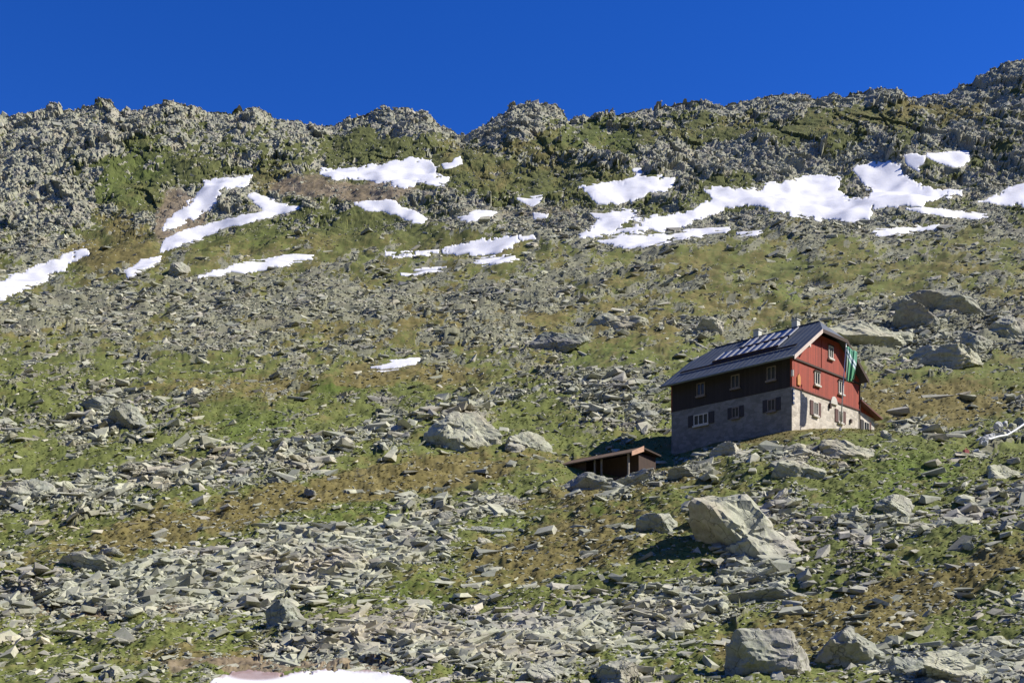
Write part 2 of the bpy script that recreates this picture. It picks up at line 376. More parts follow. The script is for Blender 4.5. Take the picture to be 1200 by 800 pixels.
G = {}   # colours gathered in one place (linear albedo)
def rock_color(nt, pos, tone=None):
    a = noise(nt, pos, .12, 4); b = noise(nt, pos, 1.3, 5, .65); c = noise(nt, pos, 7, 3)
    base = ramp(nt, b, [(.25, (.23, .225, .195)), (.45, (.35, .345, .295)), (.62, (.43, .425, .36)), (.8, (.52, .51, .44))])
    warm = ramp(nt, a, [(.38, (1.02, .98, .98)), (.5, (.96, 1.0, .92)), (.66, (1.03, .96, .88))])
    col = mix(nt, 1.0, base, warm, 'MULTIPLY')
    lich = ramp(nt, c, [(.52, (0, 0, 0)), (.66, (1, 1, 1))])
    col = mix(nt, math_(nt, 'MULTIPLY', lich, .45), col, (.24, .27, .15))
    if tone is not None:
        t = ramp(nt, tone, [(0, (.60, .60, .62)), (.35, (.84, .85, .85)), (.8, (1.12, 1.1, 1.05)), (1, (1.35, 1.32, 1.25))])
        col = mix(nt, 1.0, col, t, 'MULTIPLY')
    return col, b, c

# terrain
MT, nt, b = newmat('alpine_ground')
pos = geo_pos(nt)
rc, nb, nc = rock_color(nt, pos)
n_far = noise(nt, pos, .22, 6, .7)
rc = mix(nt, 1.0, rc, ramp(nt, n_far, [(.3, (.68, .68, .72)), (.5, (.92, .92, .92)), (.7, (1.15, 1.13, 1.08))]), 'MULTIPLY')
g1 = noise(nt, pos, .9, 5, .7); g2 = noise(nt, pos, 5.0, 4, .7); g3 = noise(nt, pos, .08, 4, .6)
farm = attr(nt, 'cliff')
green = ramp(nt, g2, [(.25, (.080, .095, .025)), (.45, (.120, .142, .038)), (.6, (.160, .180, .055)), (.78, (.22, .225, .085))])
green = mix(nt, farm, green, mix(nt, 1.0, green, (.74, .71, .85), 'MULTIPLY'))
green = mix(nt, math_(nt, 'MULTIPLY', attr(nt, 'bright'), .75, True), green, ramp(nt, g2, [(.3, (.05, .085, .010)), (.6, (.11, .175, .026)), (.8, (.16, .23, .05))]))
brown = ramp(nt, g1, [(.25, (.085, .070, .025)), (.45, (.145, .122, .043)), (.6, (.188, .160, .062)), (.78, (.255, .22, .10))])
dens = math_(nt, 'ADD', attr(nt, 'brown'), math_(nt, 'MULTIPLY', math_(nt, 'SUBTRACT', g1, .5), 1.3), True)
vegc = mix(nt, ramp(nt, dens, [(.22, (0, 0, 0)), (.62, (1, 1, 1))]), green, brown)
dirt = ramp(nt, g1, [(.3, (.12, .088, .056)), (.55, (.22, .172, .115)), (.75, (.31, .26, .19))])
vm = math_(nt, 'ADD', attr(nt, 'veg'), math_(nt, 'MULTIPLY', math_(nt, 'SUBTRACT', noise(nt, pos, 2.2, 5, .75), .5), 1.1), True)
vm = ramp(nt, vm, [(.42, (0, 0, 0)), (.58, (1, 1, 1))])
soil = mix(nt, .45, rc, dirt)
sxyz = nt.nodes.new('ShaderNodeSeparateXYZ'); nt.links.new(pos, sxyz.inputs[0])
grit = ramp(nt, g2, [(.3, (.10, .102, .055)), (.55, (.17, .172, .105)), (.75, (.26, .255, .18))])
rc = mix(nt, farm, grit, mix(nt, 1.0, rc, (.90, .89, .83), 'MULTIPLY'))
col = mix(nt, vm, rc, vegc)
dm = math_(nt, 'ADD', attr(nt, 'dirt'), math_(nt, 'MULTIPLY', math_(nt, 'SUBTRACT', g1, .5), .9), True)
col = mix(nt, ramp(nt, dm, [(.35, (0, 0, 0)), (.7, (.85, .85, .85))]), col, dirt)
nt.links.new(col, b.inputs['Base Color']); b.inputs['Roughness'].default_value = .95
b.inputs['Specular IOR Level'].default_value = .15
hh = math_(nt, 'ADD', noise(nt, pos, 3.0, 6, .75), math_(nt, 'MULTIPLY', n_far, 2.0))
bd = math_(nt, 'MULTIPLY', hh, math_(nt, 'ADD', math_(nt, 'MULTIPLY', attr(nt, 'cliff'), .9), .0))
bump(nt, b, bd, .45, .2)

MR, nt, b = newmat('broken_rock')
pos = geo_pos(nt); c, nb, nc = rock_color(nt, pos, attr(nt, 'tone'))
nt.links.new(c, b.inputs['Base Color']); b.inputs['Roughness'].default_value = .9; b.inputs['Specular IOR Level'].default_value = .2
bump(nt, b, nb, .35, .08)

MRD, nt, b = newmat('boulder_rock')
pos = geo_pos(nt); c, nb, nc = rock_color(nt, pos)
oi = nt.nodes.new('ShaderNodeObjectInfo')
c = mix(nt, 1.0, c, ramp(nt, oi.outputs['Random'], [(0, (.78, .8, .82)), (.5, (1, 1, .97)), (1, (1.22, 1.2, 1.12))]), 'MULTIPLY')
crk = nt.nodes.new('ShaderNodeTexVoronoi'); crk.feature = 'DISTANCE_TO_EDGE'; crk.inputs['Scale'].default_value = .55
wn = nt.nodes.new('ShaderNodeTexNoise'); wn.inputs['Scale'].default_value = 1.5; nt.links.new(pos, wn.inputs['Vector'])
nt.links.new(mix(nt, 1.0, pos, wn.outputs['Color'], 'ADD'), crk.inputs['Vector'])
ck_ = ramp(nt, crk.outputs['Distance'], [(0, (.2, .2, .2)), (.02, (1, 1, 1))])
c = mix(nt, ck_, mix(nt, .5, c, (.05, .05, .045)), c)
nt.links.new(c, b.inputs['Base Color']); b.inputs['Roughness'].default_value = .9; b.inputs['Specular IOR Level'].default_value = .2
bump(nt, b, math_(nt, 'ADD', math_(nt, 'MULTIPLY', ck_, .5), nb), .8, .14)

MS, nt, b = newmat('old_snow')
pos = geo_pos(nt)
c = ramp(nt, noise(nt, pos, .12, 5, .7), [(.3, (.62, .62, .63)), (.5, (.76, .76, .77)), (.8, (.82, .82, .83))])
c = mix(nt, ramp(nt, attr(nt, 'dirty'), [(.0, (0, 0, 0)), (1, (.9, .9, .9))]), c, (.26, .16, .13))
nt.links.new(c, b.inputs['Base Color']); b.inputs['Roughness'].default_value = .6
bump(nt, b, noise(nt, pos, .5, 5, .6), .25, .3)

def simple(name, col, rough=.7, metal=0.0, var=.25, scale=3.0, stretch=None, bmp=0.0):
    m, nt, b = newmat(name)
    tc = nt.nodes.new('ShaderNodeTexCoord').outputs['Object']
    if stretch:
        mp = nt.nodes.new('ShaderNodeMapping'); mp.inputs['Scale'].default_value = stretch
        nt.links.new(tc, mp.inputs[0]); tc = mp.outputs[0]
    n = noise(nt, tc, scale, 5, .65)
    lo = tuple(v * (1 - var) for v in col); hi = tuple(min(1, v * (1 + var)) for v in col)
    nt.links.new(ramp(nt, n, [(.3, lo), (.7, hi)]), b.inputs['Base Color'])
    b.inputs['Roughness'].default_value = rough; b.inputs['Metallic'].default_value = metal
    if bmp: bump(nt, b, n, .6, bmp)
    return m

def boards(name, col, axis, width, var=.3):
    """boards running across `axis` (object space), with dark joints"""
    m, nt, b = newmat(name)
    tc = nt.nodes.new('ShaderNodeTexCoord').outputs['Object']
    sx = nt.nodes.new('ShaderNodeSeparateXYZ'); nt.links.new(tc, sx.inputs[0])
    a = math_(nt, 'DIVIDE', sx.outputs[axis], width)
    fr = math_(nt, 'FRACT', a); idx = math_(nt, 'FLOOR', a)
    wn_ = nt.nodes.new('ShaderNodeTexWhiteNoise'); wn_.noise_dimensions = '1D'; nt.links.new(idx, wn_.inputs['W'])
    n = noise(nt, tc, 2.2, 5, .7)
    t = math_(nt, 'ADD', math_(nt, 'MULTIPLY', wn_.outputs['Value'], .5), math_(nt, 'MULTIPLY', n, .6))
    lo = tuple(v * (1 - var) for v in col); hi = tuple(v * (1 + var) for v in col)
    c = ramp(nt, t, [(.2, lo), (.85, hi)])
    j = ramp(nt, fr, [(0, (.35, .35, .35)), (.10, (1, 1, 1)), (.93, (1, 1, 1)), (1, (.35, .35, .35))])
    c = mix(nt, 1.0, c, j, 'MULTIPLY')
    nt.links.new(c, b.inputs['Base Color']); b.inputs['Roughness'].default_value = .75
    bump(nt, b, j, .5, .02)
    return m
def masonry(name, col):
    m, nt, b = newmat(name)
    tc = nt.nodes.new('ShaderNodeTexCoord').outputs['Object']
    mp = nt.nodes.new('ShaderNodeMapping'); mp.inputs['Scale'].default_value = (1, 1, 1.7); nt.links.new(tc, mp.inputs[0])
    v = nt.nodes.new('ShaderNodeTexVoronoi'); v.feature = 'DISTANCE_TO_EDGE'; v.inputs['Scale'].default_value = 2.2
    v2 = nt.nodes.new('ShaderNodeTexVoronoi'); v2.inputs['Scale'].default_value = 2.2
    nt.links.new(mp.outputs[0], v.inputs['Vector']); nt.links.new(mp.outputs[0], v2.inputs['Vector'])
    sep = nt.nodes.new('ShaderNodeSeparateColor'); nt.links.new(v2.outputs['Color'], sep.inputs[0])
    c = ramp(nt, sep.outputs[0], [(0, tuple(x * .74 for x in col)), (.5, col), (1, tuple(min(1, x * 1.12) for x in col))])
    j = ramp(nt, v.outputs['Distance'], [(0, (.82, .8, .77)), (.06, (1, 1, 1))])
    c = mix(nt, 1.0, c, j, 'MULTIPLY')
    c = mix(nt, 1.0, c, ramp(nt, noise(nt, tc, .7, 5), [(.3, (.85, .83, .8)), (.6, (1, 1, 1))]), 'MULTIPLY')
    nt.links.new(c, b.inputs['Base Color']); b.inputs['Roughness'].default_value = .9
    bump(nt, b, v.outputs['Distance'], .4, .05)
    return m
M_stone = masonry('limewashed_stone', (.60, .55, .47))
M_red = boards('red_boards', (.31, .048, .023), 0, .22)
M_dark = boards('dark_shingles', (.026, .020, .019), 1, .25)
M_roof = simple('blue_grey_sheet_roof', (.048, .064, .088), .6, .1, .25, .8)
M_rred = simple('rust_red_roof', (.12, .035, .03), .7)
M_white = simple('white_paint', (.60, .57, .50), .5, 0, .08)
M_barge = simple('weathered_barge_board', (.62, .52, .45), .7, 0, .15)
M_glass = simple('window_glass', (.03, .035, .045), .08, 0, .2)
M_shut = simple('dark_shutter', (.030, .026, .028), .6)
M_shut2 = simple('brown_shutter', (.10, .045, .035), .6)
M_panel = simple('solar_glass', (.05, .06, .09), .2, .3, .15)
M_alu = simple('aluminium', (.36, .37, .40), .6, .2, .3)
M_steel = simple('steel_pole', (.55, .56, .58), .4, .5, .1)
M_chim = simple('chimney_render', (.62, .62, .55), .8)
M_dk = simple('dark_wood', (.05, .028, .020), .8, 0, .35, 3, (1, 1, .3))
M_shroof = simple('shed_roof_boards', (.13, .085, .045), .8, 0, .3, 2.5)
M_post = simple('grey_post', (.22, .20, .18), .8)
M_orange = simple('pale_orange_board', (.50, .30, .20), .7)
M_green = simple('flag_green', (.03, .22, .09), .8)
M_yel = simple('yellow_paint', (.72, .50, .04), .5)
M_redp = simple('faded_red_paint', (.42, .10, .09), .6)
M_pipe = simple('pale_pipe', (.66, .68, .68), .45, 0, .12, 4)
M_blue = simple('blue_sign', (.04, .07, .16), .5)
M_sheet = simple('pale_limestone', (.50, .51, .50), .9, 0, .3, 3)

# ------------------------------------------------------------------ mesh helpers
def link(o, parent=None):
    COL.objects.link(o)
    if parent is not None: o.parent = parent
    return o
def tag(o, label=None, cat=None, group=None, kind=None):
    if label: o['label'] = label
    if cat: o['category'] = cat
    if group: o['group'] = group
    if kind: o['kind'] = kind
    return o
def np_mesh(name, co, faces, nside, mats, smooth=False, attrs=None, parent=None):
    me = bpy.data.meshes.new(name)
    co = np.asarray(co, np.float32); faces = np.asarray(faces, np.int32)
    me.vertices.add(len(co)); me.vertices.foreach_set('co', co.ravel())
    me.loops.add(faces.size); me.loops.foreach_set('vertex_index', faces.ravel())
    me.polygons.add(len(faces))
    me.polygons.foreach_set('loop_start', np.arange(0, faces.size, nside, dtype=np.int32))
    me.polygons.foreach_set('loop_total', np.full(len(faces), nside, np.int32))
    me.update(calc_edges=True)
    me.polygons.foreach_set('use_smooth', np.full(len(faces), bool(smooth)))
    for k, v in (attrs or {}).items():
        a = me.attributes.new(k, 'FLOAT', 'POINT'); a.data.foreach_set('value', np.asarray(v, np.float32).ravel())
    me.materials.append(mats)
    return link(bpy.data.objects.new(name, me), parent)
class MB:
    def __init__(s): s.v = []; s.f = []
    def box(s, x0, x1, y0, y1, z0, z1):
        n = len(s.v)
        s.v += [(x, y, z) for z in (z0, z1) for y in (y0, y1) for x in (x0, x1)]
        for q in ((0,2,3,1),(4,5,7,6),(0,1,5,4),(2,6,7,3),(0,4,6,2),(1,3,7,5)): s.f.append([n + i for i in q])
        return s
    def prism(s, top, bot):                 # two matching rings
        n = len(s.v); k = len(top); s.v += list(top) + list(bot)
        s.f.append([n + i for i in range(k)]); s.f.append([n + k + i for i in reversed(range(k))])
        for i in range(k):
            j = (i + 1) % k; s.f.append([n + i, n + k + i, n + k + j, n + j])
        return s
    def tube(s, pts, r, seg=8, r2=None):
        n = len(s.v); L = len(pts)
        for i, p in enumerate(pts):
            p = np.array(p, float); a = np.array(pts[max(i - 1, 0)], float); c = np.array(pts[min(i + 1, L - 1)], float)
            t = (c - a) / np.linalg.norm(c - a); up = np.array([0, 0, 1.]) if abs(t[2]) < .9 else np.array([1., 0, 0])
            e = np.cross(t, up); e /= np.linalg.norm(e); g = np.cross(e, t)
            rr = r if r2 is None else r + (r2 - r) * i / (L - 1)
            for k in range(seg):
                w = 2 * math.pi * k / seg; q = p + rr * (math.cos(w) * e + math.sin(w) * g); s.v.append(tuple(q))
        for i in range(L - 1):
            for k in range(seg):
                a = n + i * seg + k; b_ = n + i * seg + (k + 1) % seg
                s.f.append([a, b_, b_ + seg, a + seg])
        s.f.append([n + k for k in reversed(range(seg))]); s.f.append([n + (L - 1) * seg + k for k in range(seg)])
        return s
    def build(s, name, mat, parent=None, bevel=0.0, smooth=False):
        me = bpy.data.meshes.new(name); me.from_pydata(s.v, [], s.f); me.update()
        bm = bmesh.new(); bm.from_mesh(me); bmesh.ops.recalc_face_normals(bm, faces=bm.faces)
        if bevel: bmesh.ops.bevel(bm, geom=bm.edges[:], offset=bevel, segments=2, affect='EDGES', clamp_overlap=True)
        bm.to_mesh(me); bm.free()
        if smooth:
            for p in me.polygons: p.use_smooth = True
        me.materials.append(mat)
        return link(bpy.data.objects.new(name, me), parent)
def empty(name, loc, rz, label, cat, group=None):
    o = bpy.data.objects.new(name, None); o.location = loc; o.rotation_euler = (0, 0, rz); o.empty_display_size = .5
    link(o); return tag(o, label, cat, group)

# ------------------------------------------------------------------ terrain mesh
idx = np.arange(NR * NC).reshape(NR, NC)
quads = np.stack([idx[:-1, :-1], idx[:-1, 1:], idx[1:, 1:], idx[1:, :-1]], -1).reshape(-1, 4)
co = np.stack([GX, TY, TZ], -1).reshape(-1, 3)
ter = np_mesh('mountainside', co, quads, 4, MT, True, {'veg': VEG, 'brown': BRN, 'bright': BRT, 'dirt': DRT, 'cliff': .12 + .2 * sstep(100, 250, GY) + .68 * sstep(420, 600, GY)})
_sm = np.repeat(YS[:-1] < 470, NC - 1); ter.data.polygons.foreach_set('use_smooth', _sm); tag(ter, kind='structure')
# plain far and sideways land so that the sheet reaches the horizon
MP, nt, b = newmat('far_land')
nt.links.new(ramp(nt, noise(nt, geo_pos(nt), .01, 5), [(.3, (.05, .07, .02)), (.7, (.2, .2, .18))]), b.inputs['Base Color'])
g = MB(); g.v = [(-6000, -6000, -60), (6000, -6000, -60), (6000, 9000, -60), (-6000, 9000, -60)]; g.f = [[0, 1, 2, 3]]
tag(g.build('valley_floor', MP), kind='structure')
MM, nt, b = newmat('horizon_blocker_dark')
nt.links.new(ramp(nt, noise(nt, geo_pos(nt), .004, 6, .65), [(.35, (.02, .03, .012)), (.55, (.05, .055, .03)), (.7, (.12, .12, .10))]), b.inputs['Base Color']); b.inputs['Roughness'].default_value = 1
na, nr_ = 220, 26  # unseen dark hill ring, added behind the camera to block low sky light
ang = np.linspace(math.radians(25), math.radians(335), na); rad_ = np.linspace(900, 3200, nr_)
AA, RR = np.meshgrid(ang, rad_); MX, MY = RR * np.sin(AA), RR * np.cos(AA)
prof = sstep(900, 2300, RR) - .35 * sstep(2300, 3200, RR)
sideh = sstep(math.radians(25), math.radians(60), AA) * sstep(math.radians(335), math.radians(300), AA) if False else np.clip(np.minimum(AA - math.radians(25), math.radians(335) - AA) / math.radians(40), 0, 1)
MZ = -62 + prof * sideh * (820 + 260 * fbm(MX, MY, 900, 4, 960)) + fbm(MX, MY, 240, 4, 970) * 60 * prof
id2 = np.arange(na * nr_).reshape(nr_, na)
fo = np_mesh('horizon_blocker_ring', np.stack([MX, MY, MZ], -1).reshape(-1, 3), np.stack([id2[:-1, :-1], id2[1:, :-1], id2[1:, 1:], id2[:-1, 1:]], -1).reshape(-1, 4), 4, MM, True)
tag(fo, kind='structure')
# the ground behind and beside the camera
g = MB(); n_ = 14; g.v = []
for j in range(n_):
    for i in range(n_):
        x = -60 + 120 * i / (n_ - 1); y = -60 + 61.9 * j / (n_ - 1)
        g.v.append((x, y, -1.72 + y * .25 - .002 * x * x * 0 - (0 if y > -1 else 0)))
for j in range(n_ - 1):
    for i in range(n_ - 1):
        a = j * n_ + i; g.f.append([a, a + 1, a + n_ + 1, a + n_])
tag(g.build('near_slope', MT), kind='structure')

# ------------------------------------------------------------------ lookups on the finished surface
def surf(x, y):
    """height of the finished terrain (bilinear on the grid)"""
    r = np.clip(np.searchsorted(YS, y) - 1, 0, NR - 2); fr = (y - YS[r]) / (YS[r + 1] - YS[r])
    u = x / y; c = np.clip(np.searchsorted(US, u) - 1, 0, NC - 2); fc = (u - US[c]) / (US[c + 1] - US[c])
    return ((TZ[r, c] * (1 - fc) + TZ[r, c + 1] * fc) * (1 - fr) + (TZ[r + 1, c] * (1 - fc) + TZ[r + 1, c + 1] * fc) * fr)
def at(px, py, ymin=40.0):
    """first point of the slope seen through (px, py)"""
    u = (px - 600) / F; c = int(np.clip(np.searchsorted(US, u), 0, NC - 1))
    pyc = HZ - F * BZ[:, c] / YS
    for r in range(NR - 1):
        if YS[r] >= ymin and pyc[r + 1] <= py: break
    y = YS[r]; x = u * y
    return x, y, float(surf(np.array([x]), np.array([y]))[0])
# which grid points face the camera un-hidden
PYT = HZ - F * TZ / TY
runmin = np.minimum.accumulate(np.where(GY > 30, PYT, 1e9), 0)
VIS = PYT <= runmin + 3.0

# ------------------------------------------------------------------ snow patches
for lab, sub, d in SNOWSEL:
    keep = d > -1.6
    X, Y, Z = GX[sub], GY[sub], BL[sub]
    sc_ = np.clip(Y / 450, .12, 1.3)
    th = (np.clip(d, -2.2, 2) * .07 + .04 * fbm(X, Y, 12 * float(sc_.mean()), 3, 900)) * sc_ + .04
    th = np.where(d < -.8, -.30 * sc_, th)
    Zs = Z + th
    q = keep[:-1, :-1] & keep[:-1, 1:] & keep[1:, 1:] & keep[1:, :-1]
    lab_ = np.zeros(q.shape, int); cur = 0; best_ = (0, 0); qs = q.copy()
    for (r_, c_0) in zip(*np.nonzero(q)):
        if lab_[r_, c_0]: continue
        cur += 1; st = [(r_, c_0)]; lab_[r_, c_0] = cur; cnt_ = 0
        while st:
            a_, b_ = st.pop(); cnt_ += 1
            for da, db in ((1, 0), (-1, 0), (0, 1), (0, -1)):
                i_, j_ = a_ + da, b_ + db
                if 0 <= i_ < q.shape[0] and 0 <= j_ < q.shape[1] and q[i_, j_] and not lab_[i_, j_]:
                    lab_[i_, j_] = cur; st.append((i_, j_))
        if cnt_ > best_[0]: best_ = (cnt_, cur)
    sizes = np.bincount(lab_.ravel()) if cur else np.array([0])
    q_all = lab_
    for comp in [best_[1]] + [c for c in range(1, cur + 1) if c != best_[1] and sizes[c] > 28]:
        q = q_all == comp
        nr, nc = d.shape; id_ = np.arange(nr * nc).reshape(nr, nc)
        fq = np.stack([id_[:-1, :-1], id_[:-1, 1:], id_[1:, 1:], id_[1:, :-1]], -1)[q]
        used = np.unique(fq); mp = np.full(nr * nc, -1); mp[used] = np.arange(len(used))
        top = np.stack([X, Y, Zs], -1).reshape(-1, 3)[used]
        fq = mp[fq]
        # underside, so that each patch is a closed body
        bot = top.copy(); bot[:, 2] -= (1.0 * sc_.mean())
        nv = len(top)
        e = np.concatenate([fq[:, [0, 1]], fq[:, [1, 2]], fq[:, [2, 3]], fq[:, [3, 0]]])
        key = np.sort(e, 1); kk = key[:, 0].astype(np.int64) * nv + key[:, 1]
        un, first, cnt = np.unique(kk, return_index=True, return_counts=True)
        be = e[first[cnt == 1]]
        side = np.stack([be[:, 1], be[:, 0], be[:, 0] + nv, be[:, 1] + nv], -1)
        allf = np.concatenate([fq, fq[:, ::-1] + nv, side])
        dirt_ = np.zeros(nv)
        if 'stained' in lab:
            dd = d.reshape(-1)[used]; xx = PX[sub].reshape(-1)[used]
            dirt_ = (1 - sstep(0, 5, dd)) * (fbm(top[:, 0], top[:, 1], 1.2, 3, 31) + .5) + .9 * sstep(0, .5, blob(xx, PY[sub].reshape(-1)[used], 300, 791, 30, 6))
            dirt_ = np.clip(dirt_, 0, 1)
        o = np_mesh('snow_patch', np.concatenate([top, bot]), allf, 4, MS, True, {'dirty': np.concatenate([dirt_, dirt_])})
        if comp == best_[1]: tag(o, lab, 'snow patch', 'snow patches lying on the mountainside')
        else: tag(o, 'small snow scrap beside the ' + ' '.join(lab.split(',')[0].split()[:9]), 'snow patch', 'snow scraps by the ' + ' '.join(lab.split(',')[0].split()[:5]))

# ------------------------------------------------------------------ rocks
def hull_template(seed, n=11):
    r = random.Random(seed); bm = bmesh.new()
    for cx in (-1, 1):
        for cy in (-1, 1):
            for cz in (-1, 1):
                if r.random() < .1: continue
                a = (cx * r.uniform(.2, .52), cy * r.uniform(.2, .5), cz * r.uniform(.22, .5))
                bm.verts.new(a)
                if r.random() < .3: bm.verts.new((a[0] * r.uniform(.5, .9), a[1] * 1.15, a[2] * r.uniform(.4, .9)))
    bm.verts.new((r.uniform(-.6, .6), r.uniform(-.3, .3), r.uniform(-.3, .3)))
    res = bmesh.ops.convex_hull(bm, input=bm.verts[:])
    bmesh.ops.delete(bm, geom=[g for g in res['geom_interior'] if isinstance(g, bmesh.types.BMVert)], context='VERTS')
    bmesh.ops.triangulate(bm, faces=bm.faces[:]); bmesh.ops.recalc_face_normals(bm, faces=bm.faces)
    bm.verts.ensure_lookup_table()
    V = np.array([v.co[:] for v in bm.verts]); Fc = np.array([[v.index for v in f.verts] for f in bm.faces]); bm.free()
    V = V / np.abs(V).max(0) * .5
    return V, Fc
TPL = [hull_template(100 + k, 10 + k % 5) for k in range(36)]

def rotm(yaw, tx, ty):
    cy, sy = np.cos(yaw), np.sin(yaw); cx, sx = np.cos(tx), np.sin(tx); c2, s2 = np.cos(ty), np.sin(ty)
    Z = np.zeros_like(cy); O = np.ones_like(cy)
    Rz = np.stack([cy, -sy, Z, sy, cy, Z, Z, Z, O], -1).reshape(-1, 3, 3)
    Rx = np.stack([O, Z, Z, Z, cx, -sx, Z, sx, cx], -1).reshape(-1, 3, 3)
    Ry = np.stack([c2, Z, s2, Z, O, Z, -s2, Z, c2], -1).reshape(-1, 3, 3)
    return Rx @ Ry @ Rz

# where rocks lie
scr = sstep(.60, -.05, vegf) if False else 1 - sstep(-.15, .42, vegf)
patch = sstep(-.25, .35, brk(440, 26) + .35 * mR)
dens = (scr * (.35 + .65 * patch) + .06) * (GY > 43) * (GY < 704) * (SD < -1) * VIS * (1 - sstep(.35, .9, DRT) * .8)
dens *= 1 - .62 * sstep(540, 600, GY) + .5 * sstep(690, 698, GY)
u_in_frame = (np.abs(GX / GY) < .49)
dens *= u_in_frame
dens *= (1 - np.where(near_hut(GX, GY) > .5, .8, 0))
dens[0, :] = 0
p = dens.ravel() / dens.sum()
NROCK = 160000
pick = np.searchsorted(np.cumsum(p), rng.random(NROCK)); pick = np.clip(pick, 0, NR * NC - 1)
rx = GX.ravel()[pick] + rng.normal(0, .15, NROCK); ry = GY.ravel()[pick] + rng.normal(0, .2, NROCK)
loc_s = scr.ravel()[pick]
spx = 2.15 * (1 - rng.random(NROCK)) ** (-1 / 2.35)          # picture size, heavy tail
spx = spx * (1 + .22 * (1 - sstep(60, 90, ry)))
spx = np.where(ry > 520, np.minimum(spx * .95, 4.0 + 7 * rng.random(len(spx)) ** 2.5), spx)
spx = np.clip(spx * (0.8 + .35 * np.clip(mR.ravel()[pick], 0, 1.2)) * np.clip(1.35 - .42 * ((ry - 60) / 100), .66, 1.3), 1.7, np.where(ry > 140, 11, 20))
wid = spx * ry / F
inside = lambda: None
def hut_excl(x, y, m=.3):
    dx, dy = x - HUT[0], y - HUT[1]
    lx = (dx + dy) * .7071; ly = (-dx + dy) * .7071
    a = (lx > -1.2 - m) & (lx < 17 + m) & (ly > -1.0 - m) & (ly < 14.6 + m)
    dx, dy = x - 10.6, y - 98
    lx = (dx + dy) * .7071; ly = (-dx + dy) * .7071
    pq = 600 + F * x / y
    return a | ((lx > -.4) & (lx < 4) & (ly > -.3) & (ly < 8.2)) | ((pq > 1115) & (y > 96.5) & (y < 99.5 + (pq - 1150) * .06))
ok = ~hut_excl(rx, ry)
rx, ry, wid, spx, loc_s = rx[ok], ry[ok], wid[ok], spx[ok], loc_s[ok]
n = len(rx)
rz = surf(rx, ry)
_p = pick[ok]; _f = GY.ravel()[_p] > 470
rx = np.where(_f, GX.ravel()[_p], rx); ry = np.where(_f, TY.ravel()[_p], ry); rz = np.where(_f, TZ.ravel()[_p], rz)
sx = wid * rng.uniform(.9, 2.0, n); sy = wid * rng.uniform(.5, 1.2, n); sz = wid * rng.uniform(.18, .52, n)
yaw = rng.normal(.1, .9, n); crag = sstep(500, 600, ry)
sz = sz * (1 + 1.3 * crag); tx = rng.normal(.16, .26, n) * (1 + .6 * crag); ty = rng.normal(-.12, .26, n) * (1 + .6 * crag)
R = rotm(yaw, tx, ty)
tone = np.clip(rng.normal(.55, .27, n), 0, 1)
tone = np.clip(tone - .06 * crag, 0, 1)
order = np.argsort(-spx)
NB = 285
bigs = [i for i in order if abs(rx[i] / ry[i]) < .455 and ry[i] < 520][:NB]
small = np.ones(n, bool); small[bigs] = False
kk = rng.integers(0, len(TPL), n)
cos, fcs, tns = [], [], []; off = 0
for t, (V, Fc) in enumerate(TPL):
    s = np.nonzero(small & (kk == t))[0]
    L = V[None] * np.stack([sx, sy, sz], -1)[s][:, None, :]
    W = np.einsum('nij,nkj->nki', R[s], L) + np.stack([rx, ry, rz + sz * (.18 - .22 * crag)], -1)[s][:, None, :]
    cos.append(W.reshape(-1, 3)); m_ = len(s); k_ = len(V)
    fcs.append((Fc[None] + (off + np.arange(m_) * k_)[:, None, None]).reshape(-1, 3)); tns.append(np.repeat(tone[s], k_)); off += m_ * k_
scree = np_mesh('scree', np.concatenate(cos), np.concatenate(fcs), 3, MR, False, {'tone': np.concatenate(tns)})
tag(scree, 'grey broken scree strewn thick over the whole slope between the grass', 'scree', kind='stuff')

# individual boulders --------------------------------------------------
def ico(sub):
    bm = bmesh.new(); bmesh.ops.create_icosphere(bm, subdivisions=sub, radius=1.0)
    V = np.array([v.co[:] for v in bm.verts]); Fc = np.array([[v.index for v in f.verts] for f in bm.faces]); bm.free()
    return V, Fc
ICO3 = ico(4); ICO5 = ico(5)
def n3(P, lam, seed):
    return (gnoise(P[:, 0] / lam + P[:, 2] * .7 / lam, P[:, 1] / lam - P[:, 2] * .6 / lam, seed) +
            gnoise(P[:, 2] / lam + 5.2, P[:, 0] / lam + P[:, 1] * .5 / lam, seed + 3)) * .5
def boulder_mesh(dims, seed, planes=None, hi=False, rough=.05, nplanes=13):
    """icosphere cut by random planes -> faceted stone; dims = full size"""
    r = np.random.default_rng(seed); V, Fc = ICO5 if hi else ICO3
    P = []
    for i in range(nplanes):
        nn = r.normal(0, 1, 3); nn /= np.linalg.norm(nn); P.append((nn, r.uniform(.50, .80)))
    if planes:
        for a, d in planes:
            q = np.array(a, float) * np.array(dims); P.append((q / np.linalg.norm(q), d))
    rad = np.full(len(V), 1.0)
    for nn, d in P:
        c = V @ nn; rad = np.minimum(rad, np.where(c > .02, d / np.maximum(c, .02), 9))
    W = V * rad[:, None]
    mx = np.abs(W).max(0); W = W / mx * .5
    W = W * np.array(dims)[None]
    s = min(dims)
    step = n3(W, s * .55, seed % 50)
    led = np.floor((W[:, 2] / s + .35 * step) * 5) / 5 - (W[:, 2] / s + .35 * step)
    W = W + V * (rough * s * (n3(W, s * .5, 7 + seed % 31) * 1.6 + n3(W, s * .22, 9 + seed % 17) * .8 + n3(W, s * .1, 3) * .4) + led * s * .12 + (0 if not hi else .34 * facets(W[:, 0] * .8 + W[:, 1] * .6 + 40, W[:, 2] + .35 * W[:, 1] + 40, s * .42, seed % 90, 1.1, .12)[0] + .3 * facets(W[:, 0] * .8 + W[:, 1] * .6 + 70, W[:, 2] * 1.3 + .35 * W[:, 0] + 70, s * .17, seed % 70, 1.1, .12)[0]))[:, None]
    return W, Fc

